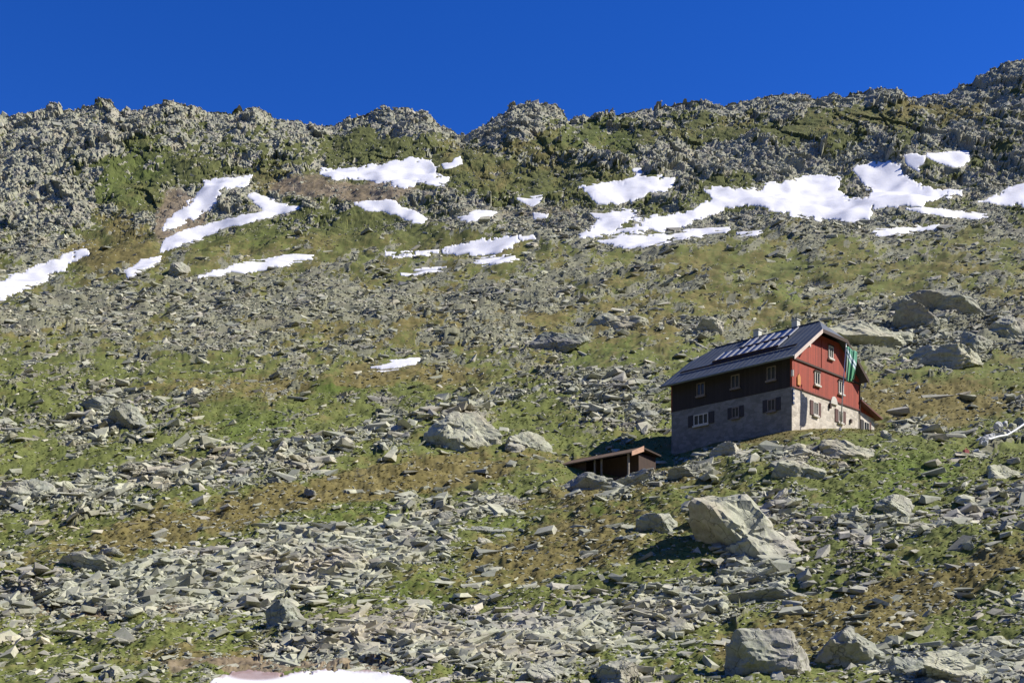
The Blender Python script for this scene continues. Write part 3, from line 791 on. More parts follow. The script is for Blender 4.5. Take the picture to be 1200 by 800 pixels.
def add_boulder(name, x, y, dims, seed, label, cat, group=None, rot=None, planes=None, hi=False, sink=.25, mat=None, rough=.05, z=None, nplanes=13):
    W, Fc = boulder_mesh(dims, seed, planes, hi, rough, nplanes)
    if rot is not None: W = W @ rot.T
    zz = surf(np.array([x]), np.array([y]))[0] if z is None else z
    o = np_mesh(name, W, Fc, 3, mat or MRD, False)
    o.location = (x, y, float(zz) + dims[2] * (.5 - sink))
    return tag(o, label, cat, group)

# large outcrops: picture place, width, height (picture units), turn, sink ...
def R1(yaw, tx=0.0, ty=0.0):
    return rotm(np.array([yaw]), np.array([tx]), np.array([ty]))[0]
OUT = [
 # px, py(foot), w, h, depth factor, yaw, label, planes, seed
 (872,650,140,78,.9,.0,"huge pale outcrop below the hut with a dark sheer left face",[((-.80,-.60,-.45),.34),((.25,-.8,.75),.52),((.6,-.4,.75),.62),((0,-.3,1),.72)],21),
 (904,796,98,64,.7,.1,"wide black-shadowed crag with a flat front at the bottom of the slope",[((-.35,-.93,-.55),.40),((-.9,-.4,.1),.62),((0,-.1,1),.8)],22),
 (992,776,84,56,.7,.0,"domed dark boulder with pale cracked top right of the black-shadowed crag",[((-.35,-.97,-.55),.42),((.1,.1,1),.75)],23),
 (543,520,82,62,.5,.1,"big smooth pale slab standing out of the grass above the middle of the slope",[((.1,-.75,.7),.38),((-.3,-.6,.7),.5)],24),
 (612,526,62,26,.6,.0,"low streaked slab just right of the big smooth pale slab",[((.2,-.7,.7),.45)],25),
 (1018,402,118,42,.7,.1,"long smooth grey rock slab behind the hut roof",[((.1,-.75,.7),.40),((.2,-.3,.9),.5)],26),
 (1148,412,36,26,.8,.3,"rounded pale boulder on top of the dark crags right of the hut",[((.3,-.3,.9),.6)],27),
 (1120,430,60,24,.8,-.2,"dark leaning block under the rounded pale boulder",[((-.5,-.85,.1),.45),((.1,0,1),.7)],28),
 (1085,422,44,22,.8,.4,"blocky dark crag nearest the flag on the right",[((-.5,-.85,-.32),.45)],29),
 (1075,378,44,36,.8,.2,"dark overhanging crag beside the long smooth grey slab",[((-.4,-.9,-.32),.42)],30),
 (1182,396,50,34,.8,-.3,"pinkish stained block at the right edge behind the hut",[((-.5,-.85,-.32),.45)],31),
 (1105,362,90,24,.8,.1,"low dark ledge above the overhanging crag",[((-.3,-.95,-.32),.45)],32),
 (145,500,44,26,.8,.5,"jagged dark crag in the left boulder slope",[((-.5,-.85,-.32),.4)],33),
 (110,478,46,18,.8,.2,"low broken crag just above the jagged dark one",[((-.4,-.85,.1),.5)],34),
 (100,668,76,24,.7,.2,"long low dark ledge in the grass near the left edge",[((-.3,-.95,-.32),.4)],35),
 (392,668,66,24,.7,.3,"dark undercut ledge above the rubble field at left centre",[((-.3,-.95,-.32),.4)],36),
 (330,735,40,36,.8,.1,"large upright block in the middle of the lower rubble field",[((-.7,-.7,.2),.5)],37),
 (620,690,1,1,.8,.1,"",None,38),
 (830,392,34,16,.8,.2,"small dark crag on the slope left above the hut roof",[((-.4,-.9,-.32),.4)],39),
 (720,382,70,16,.8,.3,"low slanting grey rib between two green slopes",[((-.3,-.9,.1),.5)],40),
 (655,410,60,20,.8,.3,"striped slanting rock rib in mid slope",[((-.1,-.8,.6),.5)],41),
 (772,622,46,30,.8,.1,"dark bank rock half buried in the green slope left of the huge outcrop",[((-.2,-.97,-.32),.42)],42),
 (810,560,54,22,.8,.4,"shaded rock under the grass lip below the hut's left corner",[((-.5,-.85,-.32),.42)],43),
 (856,534,38,20,.8,.2,"square rock with a bright right side close below the hut wall",[((-.6,-.8,.1),.45),((.8,-.5,.2),.5)],44),
 (992,534,70,22,.8,-.1,"wide pale broken rock below the gable and flag",[((.2,-.6,.8),.5)],45),
 (936,556,60,24,.8,.1,"pale split slab in the grass between the gable and the huge outcrop",[((.2,-.6,.8),.5)],46),
 (1178,556,50,24,.8,.1,"pale blocky rock below the white pipe",[((.3,-.8,.6),.5)],47),
 (1054,606,48,26,.8,-.4,"greenish tent shaped rock in the bright grass",[((.3,-.7,.6),.45)],48),
 (1092,620,66,18,.6,.3,"long bright slab beside the tent shaped rock",[((.1,-.5,.9),.4)],49),
 (882,676,70,20,.6,.3,"tilted pale slab at the foot of the huge outcrop",[((.1,-.5,.9),.4)],50),
 (905,700,86,18,.6,.4,"dark striped slab lying below the tilted pale one",[((-.3,-.9,-.32),.4)],51),
 (1066,790,56,28,.8,.1,"smooth cream boulder right of the domed dark boulder",[((.1,-.5,.9),.5)],52),
 (1120,800,70,30,.8,.2,"wide cream slab in the rubble at the lower right corner",[((.1,-.5,.9),.45)],53),
 (728,803,56,34,.8,.2,"pointed pale boulder at the bottom edge right of centre",[((-.7,-.7,.2),.5)],54),
 (640,803,40,24,.8,.2,"flat grey slab at the bottom edge left of the pointed boulder",[((.1,-.5,.9),.45)],55),
 (560,618,70,12,.6,.25,"thin long slab lying slantwise below the shed",[((.1,-.4,.9),.4)],56),
 (700,578,60,12,.6,.25,"pale flat slab just below the shed",[((.1,-.4,.9),.4)],57),
 (30,588,50,22,.8,.1,"smooth rounded rock at the left edge in the boulder strip",[((.1,-.5,.9),.5)],58),
 (205,322,26,16,.8,.1,"lone dark block beside the snow sliver on the left",[((-.4,-.9,-.32),.45)],59),
 (136,321,10,10,.8,.1,"small square dark block between two left snow patches",[((-.4,-.9,-.32),.45)],60),
 (690,578,80,26,.7,.2,"dark shaded rock step in front of the shed's left half",[((-.3,-.95,-.32),.42)],62),
 (750,566,60,22,.7,.2,"dark shaded rock step in front of the shed's right half",[((-.3,-.95,-.32),.42)],63),
 (1040,512,14,16,.8,.1,"white pointed stone at the right end of the hut",[((.1,-.7,.7),.5)],61),
]
for (px, py, w, h, dp, yaw_, lab, planes, sd) in OUT:
    if not lab: continue
    x, y, z = at(px, min(py, 799))
    W_ = w * y / F; H_ = h * y / F * 1.75
    D_ = min(W_, H_ * 1.2) * dp + .3
    add_boulder('rock_outcrop' if w > 40 else 'boulder', x, y + D_ * .3, (W_ * 1.2, D_ * 1.1, H_), 1000 + sd, lab, 'rock outcrop' if w > 40 else 'boulder',
                None, R1(0.0, 0.0, -yaw_ * .2), planes, True, .52, nplanes=7, rough=.05)

ZONES = [(60,370,"on the pale slope under the left snow streak"),(250,350,"on the slope below the thin ragged snow strip"),(450,350,"below the wide lens of snow"),
 (620,340,"below the thin snow lines in mid picture"),(800,320,"below the strip under the snowfield"),(980,310,"below the largest snowfield"),(1150,320,"below the snow at the right edge"),
 (60,440,"in the left boulder slope above the jagged crag"),(230,440,"beside the dry yellow grass left of centre"),(400,420,"left of the lone snow streak"),(560,420,"right of the lone snow streak"),
 (700,430,"in the boulder field left above the hut"),(830,390,"on the slope close behind the hut roof"),(1000,350,"above the long smooth grey slab"),(1120,400,"among the dark crags right of the hut"),
 (1100,470,"on the brown meadow right of the hut"),(50,530,"left of the grey rubble band under the jagged crag"),(200,540,"in the grey rubble band under the jagged crag"),(400,520,"left of the big smooth pale slab"),
 (640,500,"between the big smooth pale slab and the shed"),(760,500,"close left of the hut wall"),(60,620,"by the left edge above the long low ledge"),(250,600,"on the long yellow-brown grass band"),
 (450,600,"right of the yellow-brown grass band"),(620,600,"on the heath slope below the shed"),(780,590,"on the green bank left of the huge outcrop"),(860,550,"between the hut wall and the huge outcrop"),
 (960,560,"on the grass below the gable"),(1060,560,"in the bright green patch below the pipe"),(1160,600,"at the right edge below the pipe"),(80,700,"on the bare brown strip at the left edge"),
 (240,680,"in the upper left of the big rubble field"),(370,670,"in the heart of the big rubble field"),(480,740,"above the stained snow patch"),(620,750,"in the rubble right of the stained snow patch"),
 (720,690,"on the grass right of the lower rubble"),(840,700,"in the slabs below the huge outcrop"),(980,660,"right of the slabs below the huge outcrop"),(1080,700,"on the red-brown ridge at lower right"),
 (1160,780,"in the rubble of the lower right corner"),(1020,780,"around the domed dark boulder"),(820,780,"left of the black-shadowed crag"),(100,780,"in the grass of the lower left corner"),(250,760,"left of the stained snow patch")]
zone_members = {}
info = {}
for i in bigs:
    bx, by = 600 + F * rx[i] / ry[i], HZ - F * rz[i] / ry[i]
    z_ = min(range(len(ZONES)), key=lambda k: (ZONES[k][0] - bx) ** 2 + 2.0 * (ZONES[k][1] - by) ** 2)
    zone_members.setdefault(z_, []).append(i); info[i] = (bx, by)
labels = {}
for z_, mem in zone_members.items():
    ph = ZONES[z_][2]; left_ = list(mem)
    def take(word, key):
        if left_:
            j = min(left_, key=key); left_.remove(j); labels[j] = word + ' ' + ph
    if len(mem) == 1: labels[mem[0]] = 'single large grey boulder ' + ph; continue
    take('largest loose boulder', lambda j: -spx[j])
    take('leftmost big boulder', lambda j: info[j][0]); take('rightmost big boulder', lambda j: info[j][0] * -1)
    take('highest lying big boulder', lambda j: info[j][1]); take('lowest lying big boulder', lambda j: -info[j][1])
    rest = sorted(left_, key=lambda j: info[j][0])
    if len(rest) == 1: labels[rest[0]] = 'middle one of the big boulders ' + ph
    elif rest:
        for j in rest: labels[j] = 'one of the plain middling boulders ' + ph
grp = {i: 'loose boulders ' + ZONES[z_][2] for z_, mem in zone_members.items() for i in mem}
for q, i in enumerate(bigs):
    add_boulder('boulder', rx[i], ry[i], (sx[i], sy[i], sz[i] * 1.5), 3000 + q, labels[i], 'boulder', grp[i], R[i], None, False, .42, rough=.04)

# ------------------------------------------------------------------ grass tufts
gd = VEG * (GY > 43) * (GY < 150) * (SD < -2) * VIS * u_in_frame * (1 - .8 * sstep(.4, .8, DRT))
gp = gd.ravel() / gd.sum(); NT = 60000
pk = np.clip(np.searchsorted(np.cumsum(gp), rng.random(NT)), 0, NR * NC - 1)
tx_ = GX.ravel()[pk] + rng.normal(0, .06, NT); ty_ = GY.ravel()[pk] + rng.normal(0, .12, NT)
k2 = ~hut_excl(tx_, ty_, -.6); tx_, ty_, pk = tx_[k2], ty_[k2], pk[k2]; NT = len(tx_)
tz_ = surf(tx_, ty_) - .02
hgt = rng.uniform(.025, .075, NT) * np.clip(ty_ / 70, .8, 1.6)
verts = []; NBL = 5
bl_co = np.zeros((NT, NBL, 3, 3))
for k in range(NBL):
    a = rng.uniform(0, 2 * math.pi, NT); w = hgt * rng.uniform(.4, .8, NT); l = hgt * rng.uniform(1.0, 2.4, NT)
    ca_, sa_ = np.cos(a), np.sin(a)
    bl_co[:, k, 0] = np.stack([tx_ - sa_ * w, ty_ + ca_ * w, tz_], -1)
    bl_co[:, k, 1] = np.stack([tx_ + sa_ * w, ty_ - ca_ * w, tz_], -1)
    bl_co[:, k, 2] = np.stack([tx_ + ca_ * l, ty_ + sa_ * l, tz_ + .02 + hgt * rng.uniform(.3, .9, NT)], -1)
bv = bl_co.reshape(-1, 3); bf = np.arange(len(bv)).reshape(-1, 3)
MG, nt, b = newmat('grass_blades')
tn = attr(nt, 'tone'); br = attr(nt, 'brown')
gcol = ramp(nt, tn, [(0, (.08, .095, .022)), (.5, (.14, .165, .042)), (1, (.25, .27, .09))])
gcol = mix(nt, math_(nt, 'MULTIPLY', attr(nt, 'bright'), .7, True), gcol, ramp(nt, tn, [(0, (.035, .07, .010)), (1, (.13, .22, .035))]))
bcol = ramp(nt, tn, [(0, (.12, .092, .034)), (.5, (.20, .155, .060)), (1, (.31, .255, .115))])
nt.links.new(mix(nt, ramp(nt, br, [(.25, (0, 0, 0)), (.8, (1, 1, 1))]), gcol, bcol), b.inputs['Base Color'])
b.inputs['Roughness'].default_value = .9; b.inputs['Specular IOR Level'].default_value = .1
rep = lambda a: np.repeat(a, NBL * 3)
brn = np.clip(BRN.ravel()[pk] + rng.normal(0, .18, NT), 0, 1)
gr = np_mesh('grass', bv, bf, 3, MG, False, {'tone': rep(np.clip(rng.normal(.5, .25, NT), 0, 1)), 'brown': rep(brn), 'bright': rep(BRT.ravel()[pk])})
tag(gr, 'short tufted alpine grass and heath growing between the rocks', 'grass', kind='stuff')

# ------------------------------------------------------------------ mountain hut
Z0 = 22.0
hut = empty('mountain_hut', (HUT[0], HUT[1], Z0), math.radians(45), 'large mountain hut with red timber gable over pale stone storey and solar roof', 'mountain hut')
Wd, Ln, ST = 12.4, 13.4, 4.7
RS = .694
def zr(x): return 7.2 + RS * (min(x, 12.6 - x) + .9) if x <= 6.3 else 7.2 + RS * (13.5 - x)
# stone storey (hollow not needed: closed body), split round nothing
MB().box(0, Wd, 0, Ln, -4.5, ST).build('stone_wall', M_stone, hut, .02)
MB().box(-.03, -.003, -.001, Ln + .001, -4.5, ST - .01).build('shade_toned_stone', masonry('stone_darkened_for_shade', (.25, .25, .24)), hut)  # thin sheet over the long wall, stone coloured darker to imitate its shade
# timber upper storeys: gable ends + long sides as one shell
zt = zr(0) - .22
def gable_ring(y): return [(-.04, y, ST + .003), (Wd + .04, y, ST + .003), (Wd + .04, y, zt), (8.45, y, 10.42), (3.95 + .2, y, 10.42), (-.04, y, zt)]
MB().prism(gable_ring(-.05), gable_ring(.16)).build('gable_wall', M_red, hut)
MB().prism(gable_ring(Ln - .1), gable_ring(Ln + .04)).build('gable_wall', M_red, hut)
MB().box(-.06, .14, .162, Ln - .102, ST + .003, zt).build('timber_wall', M_dark, hut)
MB().box(Wd - .14, Wd + .04, .162, Ln - .102, ST + .003, zt).build('timber_wall', M_dark, hut)
# roof with clipped gables
pl = [(-.9, -.8), (-.9, 14.2), (4.0, 14.2), (6.3, 12.63), (6.3, .77), (4.0, -.8)]
pr = [(12.6 - a, b_) for a, b_ in pl]
hz = lambda a: 7.2 + RS * (a + .9)
rf = MB()
def slab(ring, t=.2):
    top = ring; bot = [(x, y, z - t) for x, y, z in ring]; return rf.prism(top, bot)
slab([(a, b_, hz(a)) for a, b_ in pl]); slab([(12.6 - max(a, -.3), b_, hz(max(a, -.3))) for a, b_ in pl])
slab([(4.0, -.8, hz(4)), (8.6, -.8, hz(4)), (6.3, .77, hz(6.3))]); slab([(4.0, 14.2, hz(4)), (6.3, 12.63, hz(6.3)), (8.6, 14.2, hz(4))])
roof = rf.build('roof', M_roof, hut)
# standing seams and ridge cap
sm = MB()
for k in range(1, 24):
    y = -.8 + k * .625
    top_x = 6.3
    if y < .77: top_x = 4 + (y + .8) / 1.57 * 2.3
    if y > 12.63: top_x = 6.3 - (y - 12.63) / 1.57 * 2.3
    sm.prism([(-.88, y - .02, hz(-.88) + .003), (-.88, y + .02, hz(-.88) + .003), (top_x, y + .02, hz(top_x) + .003), (top_x, y - .02, hz(top_x) + .003)],
             [(-.88, y - .02, hz(-.88) + .03), (-.88, y + .02, hz(-.88) + .03), (top_x, y + .02, hz(top_x) + .03), (top_x, y - .02, hz(top_x) + .03)])
sm.build('roof_seams', M_roof, roof)
MB().tube([(6.3, .8, 12.22), (6.3, 12.6, 12.22)], .09).build('ridge_cap', M_roof, roof)
sn = MB()
sn.tube([(1.1, .2, hz(1.1) + .16), (1.1, 13.2, hz(1.1) + .16)], .05, 6); sn.tube([(1.3, .2, hz(1.3) + .16), (1.3, 13.2, hz(1.3) + .16)], .04, 6)
sn.build('snow_guard', M_dk, roof)
MB().tube([(-.98, -.75, 7.12), (-.98, 14.15, 7.12)], .10, 8).build('gutter', simple('zinc_gutter', (.16, .19, .22), .5, .3), hut, smooth=True)
def bargeb(x0, x1, y, mat, nm='barge_board'):
    return MB().prism([(x0, y, hz2(x0) + .03), (x1, y, hz2(x1) + .03), (x1, y, hz2(x1) - .36), (x0, y, hz2(x0) - .36)],
                      [(x0, y - .05, hz2(x0) + .03), (x1, y - .05, hz2(x1) + .03), (x1, y - .05, hz2(x1) - .36), (x0, y - .05, hz2(x0) - .36)]).build(nm, mat, hut)
def hz2(x): return hz(x) if x <= 6.3 else hz(12.6 - x)
bargeb(-.95, 4.0, -.803, M_barge); bargeb(8.6, 12.95, -.803, M_dk)
MB().box(4.0, 8.6, -.86, -.803, hz(4) - .30, hz(4) + .02).build('fascia', M_dk, hut)
# rafter ends / bracket under the rake
for xx in (1.9,):
    MB().box(xx - .1, xx + .1, -.78, -.06, hz(xx) - .62, hz(xx) - .36).build('bracket', M_barge, hut)
# trim band across the gable and timber sill
MB().box(-.1, Wd + .1, -.16, -.055, 7.18, 7.34).build('trim_board', M_dk, hut)
MB().box(-.12, Wd + .06, -.10, -.052, ST - .02, ST + .12).build('sill_beam', simple('sill_red', (.16, .03, .02), .7), hut)
MB().box(5.1, 5.22, -.10, -.053, 7.36, 10.1).build('trim_board', M_red, hut)
# chimneys
for (yy) in (7.9, 3.6):
    c_ = MB().box(6.45, 7.05, yy - .3, yy + .3, 11.2, 13.0).build('chimney', M_chim, roof, .02)
    MB().box(6.38, 7.12, yy - .37, yy + .37, 13.003, 13.10).build('chimney_cap', M_chim, roof, .01)
# solar panels
def roofquad(x0, x1, y0, y1, h0, h1):
    return MB().prism([(x0, y0, hz(x0) + h1), (x1, y0, hz(x1) + h1), (x1, y1, hz(x1) + h1), (x0, y1, hz(x0) + h1)],
                      [(x0, y0, hz(x0) + h0), (x1, y0, hz(x1) + h0), (x1, y1, hz(x1) + h0), (x0, y1, hz(x0) + h0)])
for row, (xa, xb, n0, n1) in enumerate(((2.05, 3.85, 0, 8), (3.98, 5.8, 0, 6))):
    for k in range(n0, n1):
        y0 = 2.75 + k * .9
        p_ = roofquad(xa, xb, y0, y0 + .80, .10, .16).build('solar_panel', M_panel, hut)
        fr_ = MB()
        w_ = .13 if (k + row) % 3 else .24
        for (a0, a1, b0, b1) in ((xa, xb, y0 - .045, y0 + w_ - .045), (xa, xb, y0 + .76, y0 + .82)):
            q = roofquad(a0, a1, b0, b1, .09, .20); nn_ = len(fr_.v); fr_.v += q.v; fr_.f += [[i + nn_ for i in f] for f in q.f]
        fr_.build('panel_frame', M_alu, p_)
    roofquad(xa - .12, xa - .04, 2.6, 2.75 + n1 * .9, .06, .26).build('panel_rail', M_dk, hut)

# windows
def window(face, c, z, w, h, shutter=0.0, smat=None, fmat=None, mull=1):
    """face 'g' = gable (local x along), 'l' = long side (local y along)"""
    fmat = fmat or M_white
    wood = z > ST
    off = {('g', True): -.05, ('g', False): 0.0, ('l', True): -.06, ('l', False): -.03}[(face, wood)]
    def bx(m, a0, a1, d0, d1, z0, z1):
        if face == 'g': m.box(c + a0, c + a1, off - d1, off - d0, z0, z1)
        else: m.box(off - d1, off - d0, c + a0, c + a1, z0, z1)
        return m
    f = MB(); t = .10
    bx(f, -w/2, -w/2 + t, .004, .09, z - h/2, z + h/2); bx(f, w/2 - t, w/2, .004, .09, z - h/2, z + h/2)
    bx(f, -w/2 + t, w/2 - t, .004, .09, z + h/2 - t, z + h/2); bx(f, -w/2 + t, w/2 - t, .004, .09, z - h/2, z - h/2 + t)
    for q in range(mull):
        a = -w/2 + w * (q + 1) / (mull + 1); bx(f, a - .045, a + .045, .004, .08, z - h/2 + t, z + h/2 - t)
    win = f.build('window', fmat, hut)
    bx(MB(), -w/2 + t, w/2 - t, .006, .03, z - h/2 + t, z + h/2 - t).build('pane', M_glass, win)
    bx(MB(), -w/2 - .08, w/2 + .08, .004, .20, z - h/2 - .16, z - h/2 - .004).build('sill', fmat, win)
    if wood and face == 'g':
        bx(MB(), -w/2 - .06, w/2 + .06, .004, .16, z + h/2 + .004, z + h/2 + .10).build('lintel', M_dk, win)
    if shutter:
        for s_ in (-1, 1):
            a0 = s_ * (w/2 + .03); a1 = s_ * (w/2 + .03 + shutter)
            bx(MB(), min(a0, a1), max(a0, a1), .005, .07, z - h/2 - .03, z + h/2 + .03).build('shutter', smat or M_shut, win)
    return win
M_dimframe = simple('weathered_grey_frame', (.20, .17, .15), .7)
for c in (9.85, 5.93, 2.06): window('l', c, 6.3, .95, 1.25, 0, None, M_dimframe)
window('l', 9.85, 3.4, 1.7, 1.05, .62, M_shut, M_white, 2); window('l', 5.93, 3.4, .8, 1.0, .45, M_shut, M_dimframe); window('l', 2.06, 3.4, .85, 1.1, .48, M_shut, M_dimframe)
window('g', 6.8, 9.2, .85, 1.15); window('g', 4.29, 6.25, .95, 1.2); window('g', 8.75, 6.25, .95, 1.2)
window('g', 4.1, 3.43, .85, 1.25, .5, M_shut2); window('g', 8.72, 3.48, .85, 1.15, .55, M_shut2); 
MB().box(.75, 1.25, -.16, -.053, 5.0, 5.75).prism([(.75, -.16, 5.75), (1.25, -.16, 5.75), (1.0, -.16, 6.05)], [(.75, -.053, 5.75), (1.25, -.053, 5.75), (1.0, -.053, 6.05)]).build('emblem_board', M_yel and simple('ochre_board', (.55, .25, .07), .7), hut)
lm = MB().tube([(-.25, -.2, 5.55), (-.25, -.2, 5.85), (-.25, -.2, 6.1)], .13, 8).build('lantern', M_white, hut)
MB().box(-.26, .02, -.22, -.17, 6.1, 6.16).build('lantern_bracket', M_dk, lm)
sg = MB().box(.04, .30, -.10, -.004, 3.15, 4.55).build('sign_board', M_blue, hut)
for zz in (3.35, 3.8, 4.2): MB().box(.08, .26, -.115, -.102, zz, zz + .2).build('sign_lettering', M_white, sg)
# pale arched hood over the gable's door niche
hd = MB(); ring = [(7.4 + .62 * math.cos(a), ST - .30 + .75 * math.sin(a)) for a in np.linspace(0, math.pi, 12)]
hd.prism([(a, -.14, z_) for a, z_ in ring], [(a, -.004, z_) for a, z_ in ring]); hd.build('arched_hood', M_white, hut)
MB().box(6.55, 6.8, -.2, -.004, 3.9, 4.35).build('wall_lamp', M_dk, hut)
MB().box(10.55, 10.85, -.16, -.004, 3.2, 3.55).build('letter_box', M_dk, hut)
MB().tube([(12.45, -.09, zt - .2), (12.45, -.09, 1.5)], .06, 8).build('downpipe', M_dk, hut)
# lean-to at the far side of the gable
lw = MB(); lw.prism([(Wd + .004, .3, -3), (16.2, .3, -3), (16.2, .3, 4.55), (Wd + .004, .3, 4.85)], [(Wd + .004, 7, -3), (16.2, 7, -3), (16.2, 7, 4.55), (Wd + .004, 7, 4.85)])
lw.build('lean_to_wall', M_stone, hut)
MB().prism([(Wd + .05, -.3, 5.75), (16.8, -.3, 4.62), (16.8, 7.4, 4.62), (Wd + .05, 7.4, 5.75)], [(Wd + .05, -.3, 5.60), (16.8, -.3, 4.47), (16.8, 7.4, 4.47), (Wd + .05, 7.4, 5.60)]).build('lean_to_roof', M_rred, hut)
MB().prism([(Wd + .05, .31, 4.86), (16.2, .31, 4.56), (Wd + .05, .31, 5.58)], [(Wd + .05, .4, 4.86), (16.2, .4, 4.56), (Wd + .05, .4, 5.58)]).build('lean_to_gable', M_red, hut)
f = MB().box(13.85, 14.95, .2, .296, 2.75, 4.0).build('window', M_white, hut)
MB().box(13.98, 14.36, .185, .198, 2.87, 3.88).build('pane', M_glass, f); MB().box(14.46, 14.84, .185, .198, 2.87, 3.88).build('pane', M_glass, f)
MB().box(13.25, 13.82, .22, .296, 2.6, 4.05).build('shutter', M_shut, f); MB().box(14.98, 15.4, .22, .296, 2.6, 4.05).build('shutter', M_shut2, f)

# flagpole and flag, standing in front of the gable
fx, fy = (984.3 - 600) / F * 101.0, 101.0
fz = float(surf(np.array([fx]), np.array([fy]))[0])
top = ((991.5 - 600) / F * 101.0, 101.0, (800 - 404) / F * 101.0)
fp = empty('flagpole', (fx, fy, fz), 0, 'slim grey flagpole leaning slightly right before the red gable', 'flagpole')
tv = (top[0] - fx, 0, top[2] - fz)
MB().tube([(0, 0, -.6), (tv[0] * .5, 0, tv[2] * .5), tv], .065, 8, .04).build('pole', M_steel, fp, smooth=True)
bm_ = MB(); bm_.tube([(tv[0], 0, tv[2]), (tv[0], 0, tv[2] + .06), (tv[0], 0, tv[2] + .12)], .08, 8).build('finial', M_steel, fp)
MB().tube([(0, 0, -.3), (.02, 0, .25)], .13, 8).build('pole_base', M_steel, fp)
# flag: a hanging cloth with folds
nu, nv = 26, 40; fvv = []; fw = 1.35; fh = 3.25
for j in range(nv + 1):
    for i in range(nu + 1):
        s = i / nu; t = j / nv
        wdt = fw * (1 - .12 * t - .10 * (t > .9) * s)
        X = wdt * s + .10 * math.sin(3.2 * t + 1)*s - .15 * t * .6
        Yd = .22 * math.sin(s * 15 + 1.3 * t) * (.25 + .75 * s) * (.4 + t) + .06 * math.sin(s * 31 + 4 * t)
        Zd = -fh * t * (1 - .06 * s) - .30 * s * (1 - t) + .05 * math.sin(s * 9)
        fvv.append((X * .86 + Yd * .3, X * .62 + Yd * .8, Zd))
ff = [[j * (nu + 1) + i, j * (nu + 1) + i + 1, (j + 1) * (nu + 1) + i + 1, (j + 1) * (nu + 1) + i] for j in range(nv) for i in range(nu)]
uvu = np.array([(i / nu) for j in range(nv + 1) for i in range(nu + 1)]); uvv = np.array([(j / nv) for j in range(nv + 1) for i in range(nu + 1)])
MF, nt, b = newmat('flag_cloth')
a_ = attr(nt, 's'); c_ = attr(nt, 't')
d1 = math_(nt, 'SUBTRACT', math_(nt, 'ADD', c_, 0.0), math_(nt, 'MULTIPLY', a_, .34))       # diagonal white bands
g1_ = ramp(nt, d1, [(0, (.10, .34, .22)), (.04, (.10, .34, .22)), (.06, (.62, .72, .76)), (.13, (.62, .72, .76)), (.15, (.04, .13, .16)), (.19, (.04, .13, .16)), (.21, (.60, .70, .74)), (.27, (.55, .68, .66)), (.30, (.08,.32,.16)), (1, (.09, .34, .17))])
hem = ramp(nt, a_, [(0, (.50, .62, .46)), (.12, (.50, .62, .46)), (.2, (.10, .36, .18)), (.42, (.05, .24, .10)), (.5, (.34, .56, .38)), (.58, (.10, .34, .17)), (.8, (.05, .22, .11)), (1, (.08, .30, .16))])
msk = ramp(nt, d1, [(.25, (0, 0, 0)), (.34, (1, 1, 1))])
nt.links.new(mix(nt, msk, g1_, hem), b.inputs['Base Color']); b.inputs['Roughness'].default_value = .8
fl = np_mesh('flag', np.array(fvv), np.array(ff), 4, MF, True, {'s': uvu, 't': uvv})
fl.location = (top[0] + .02, top[1] - .08, top[2] - .15)
so = fl.modifiers.new('Solidify', 'SOLIDIFY'); so.thickness = .012
tag(fl, 'long green flag with white bands hanging limp from the pole', 'flag')

# ------------------------------------------------------------------ wood shed left of the hut
sz0 = 18.0
shed = empty('wood_shed', (10.6, 98.0, sz0), math.radians(45), 'low dark wooden shed with brown roof tucked behind rocks left of the hut', 'shed')
sr = MB()
sr.prism([(-.7, -.5, 2.55), (1.0, -.5, 3.35), (1.0, 8.2, 3.35), (-.7, 8.2, 2.55)], [(-.7, -.5, 2.43), (1.0, -.5, 3.23), (1.0, 8.2, 3.23), (-.7, 8.2, 2.43)])
sroof = sr.build('roof', M_shroof, shed)
MB().prism([(1.002, -.4, 3.38), (3.7, -.4, 2.95), (3.7, 8.2, 2.95), (1.002, 8.2, 3.38)], [(1.002, -.4, 3.2), (3.7, -.4, 2.80), (3.7, 8.2, 2.80), (1.002, 8.2, 3.2)]).build('back_roof', M_dk, shed)
MB().prism([(-.7, -.56, 2.62), (1.0, -.56, 3.42), (1.0, -.56, 2.86), (-.7, -.56, 2.16)], [(-.7, -.503, 2.62), (1.0, -.503, 3.42), (1.0, -.503, 2.86), (-.7, -.503, 2.16)]).build('gable_board', M_orange, shed)
MB().box(.95, 3.4, .0, 7.7, -1.5, 2.75).build('wall', M_dk, shed)
MB().box(-.2, .94, 5.2, 7.7, -1.5, 2.5).build('side_store', boards('store_boards', (.06, .035, .025), 1, .2), shed)
for yy in (.1, 3.2, 4.0): MB().box(-.35, -.2, yy, yy + .14, -.8, 2.52).build('post', M_post, shed)
for q in range(5):
    MB().box(-.1, .9, .8 + q * .8, 1.5 + q * .8, -.8, .35 + .12 * (q % 3)).build('log_stack', simple('stacked_logs', (.12, .08, .05), .9, 0, .5, 9), shed, .05)

shed.scale = (1, 1, .88)
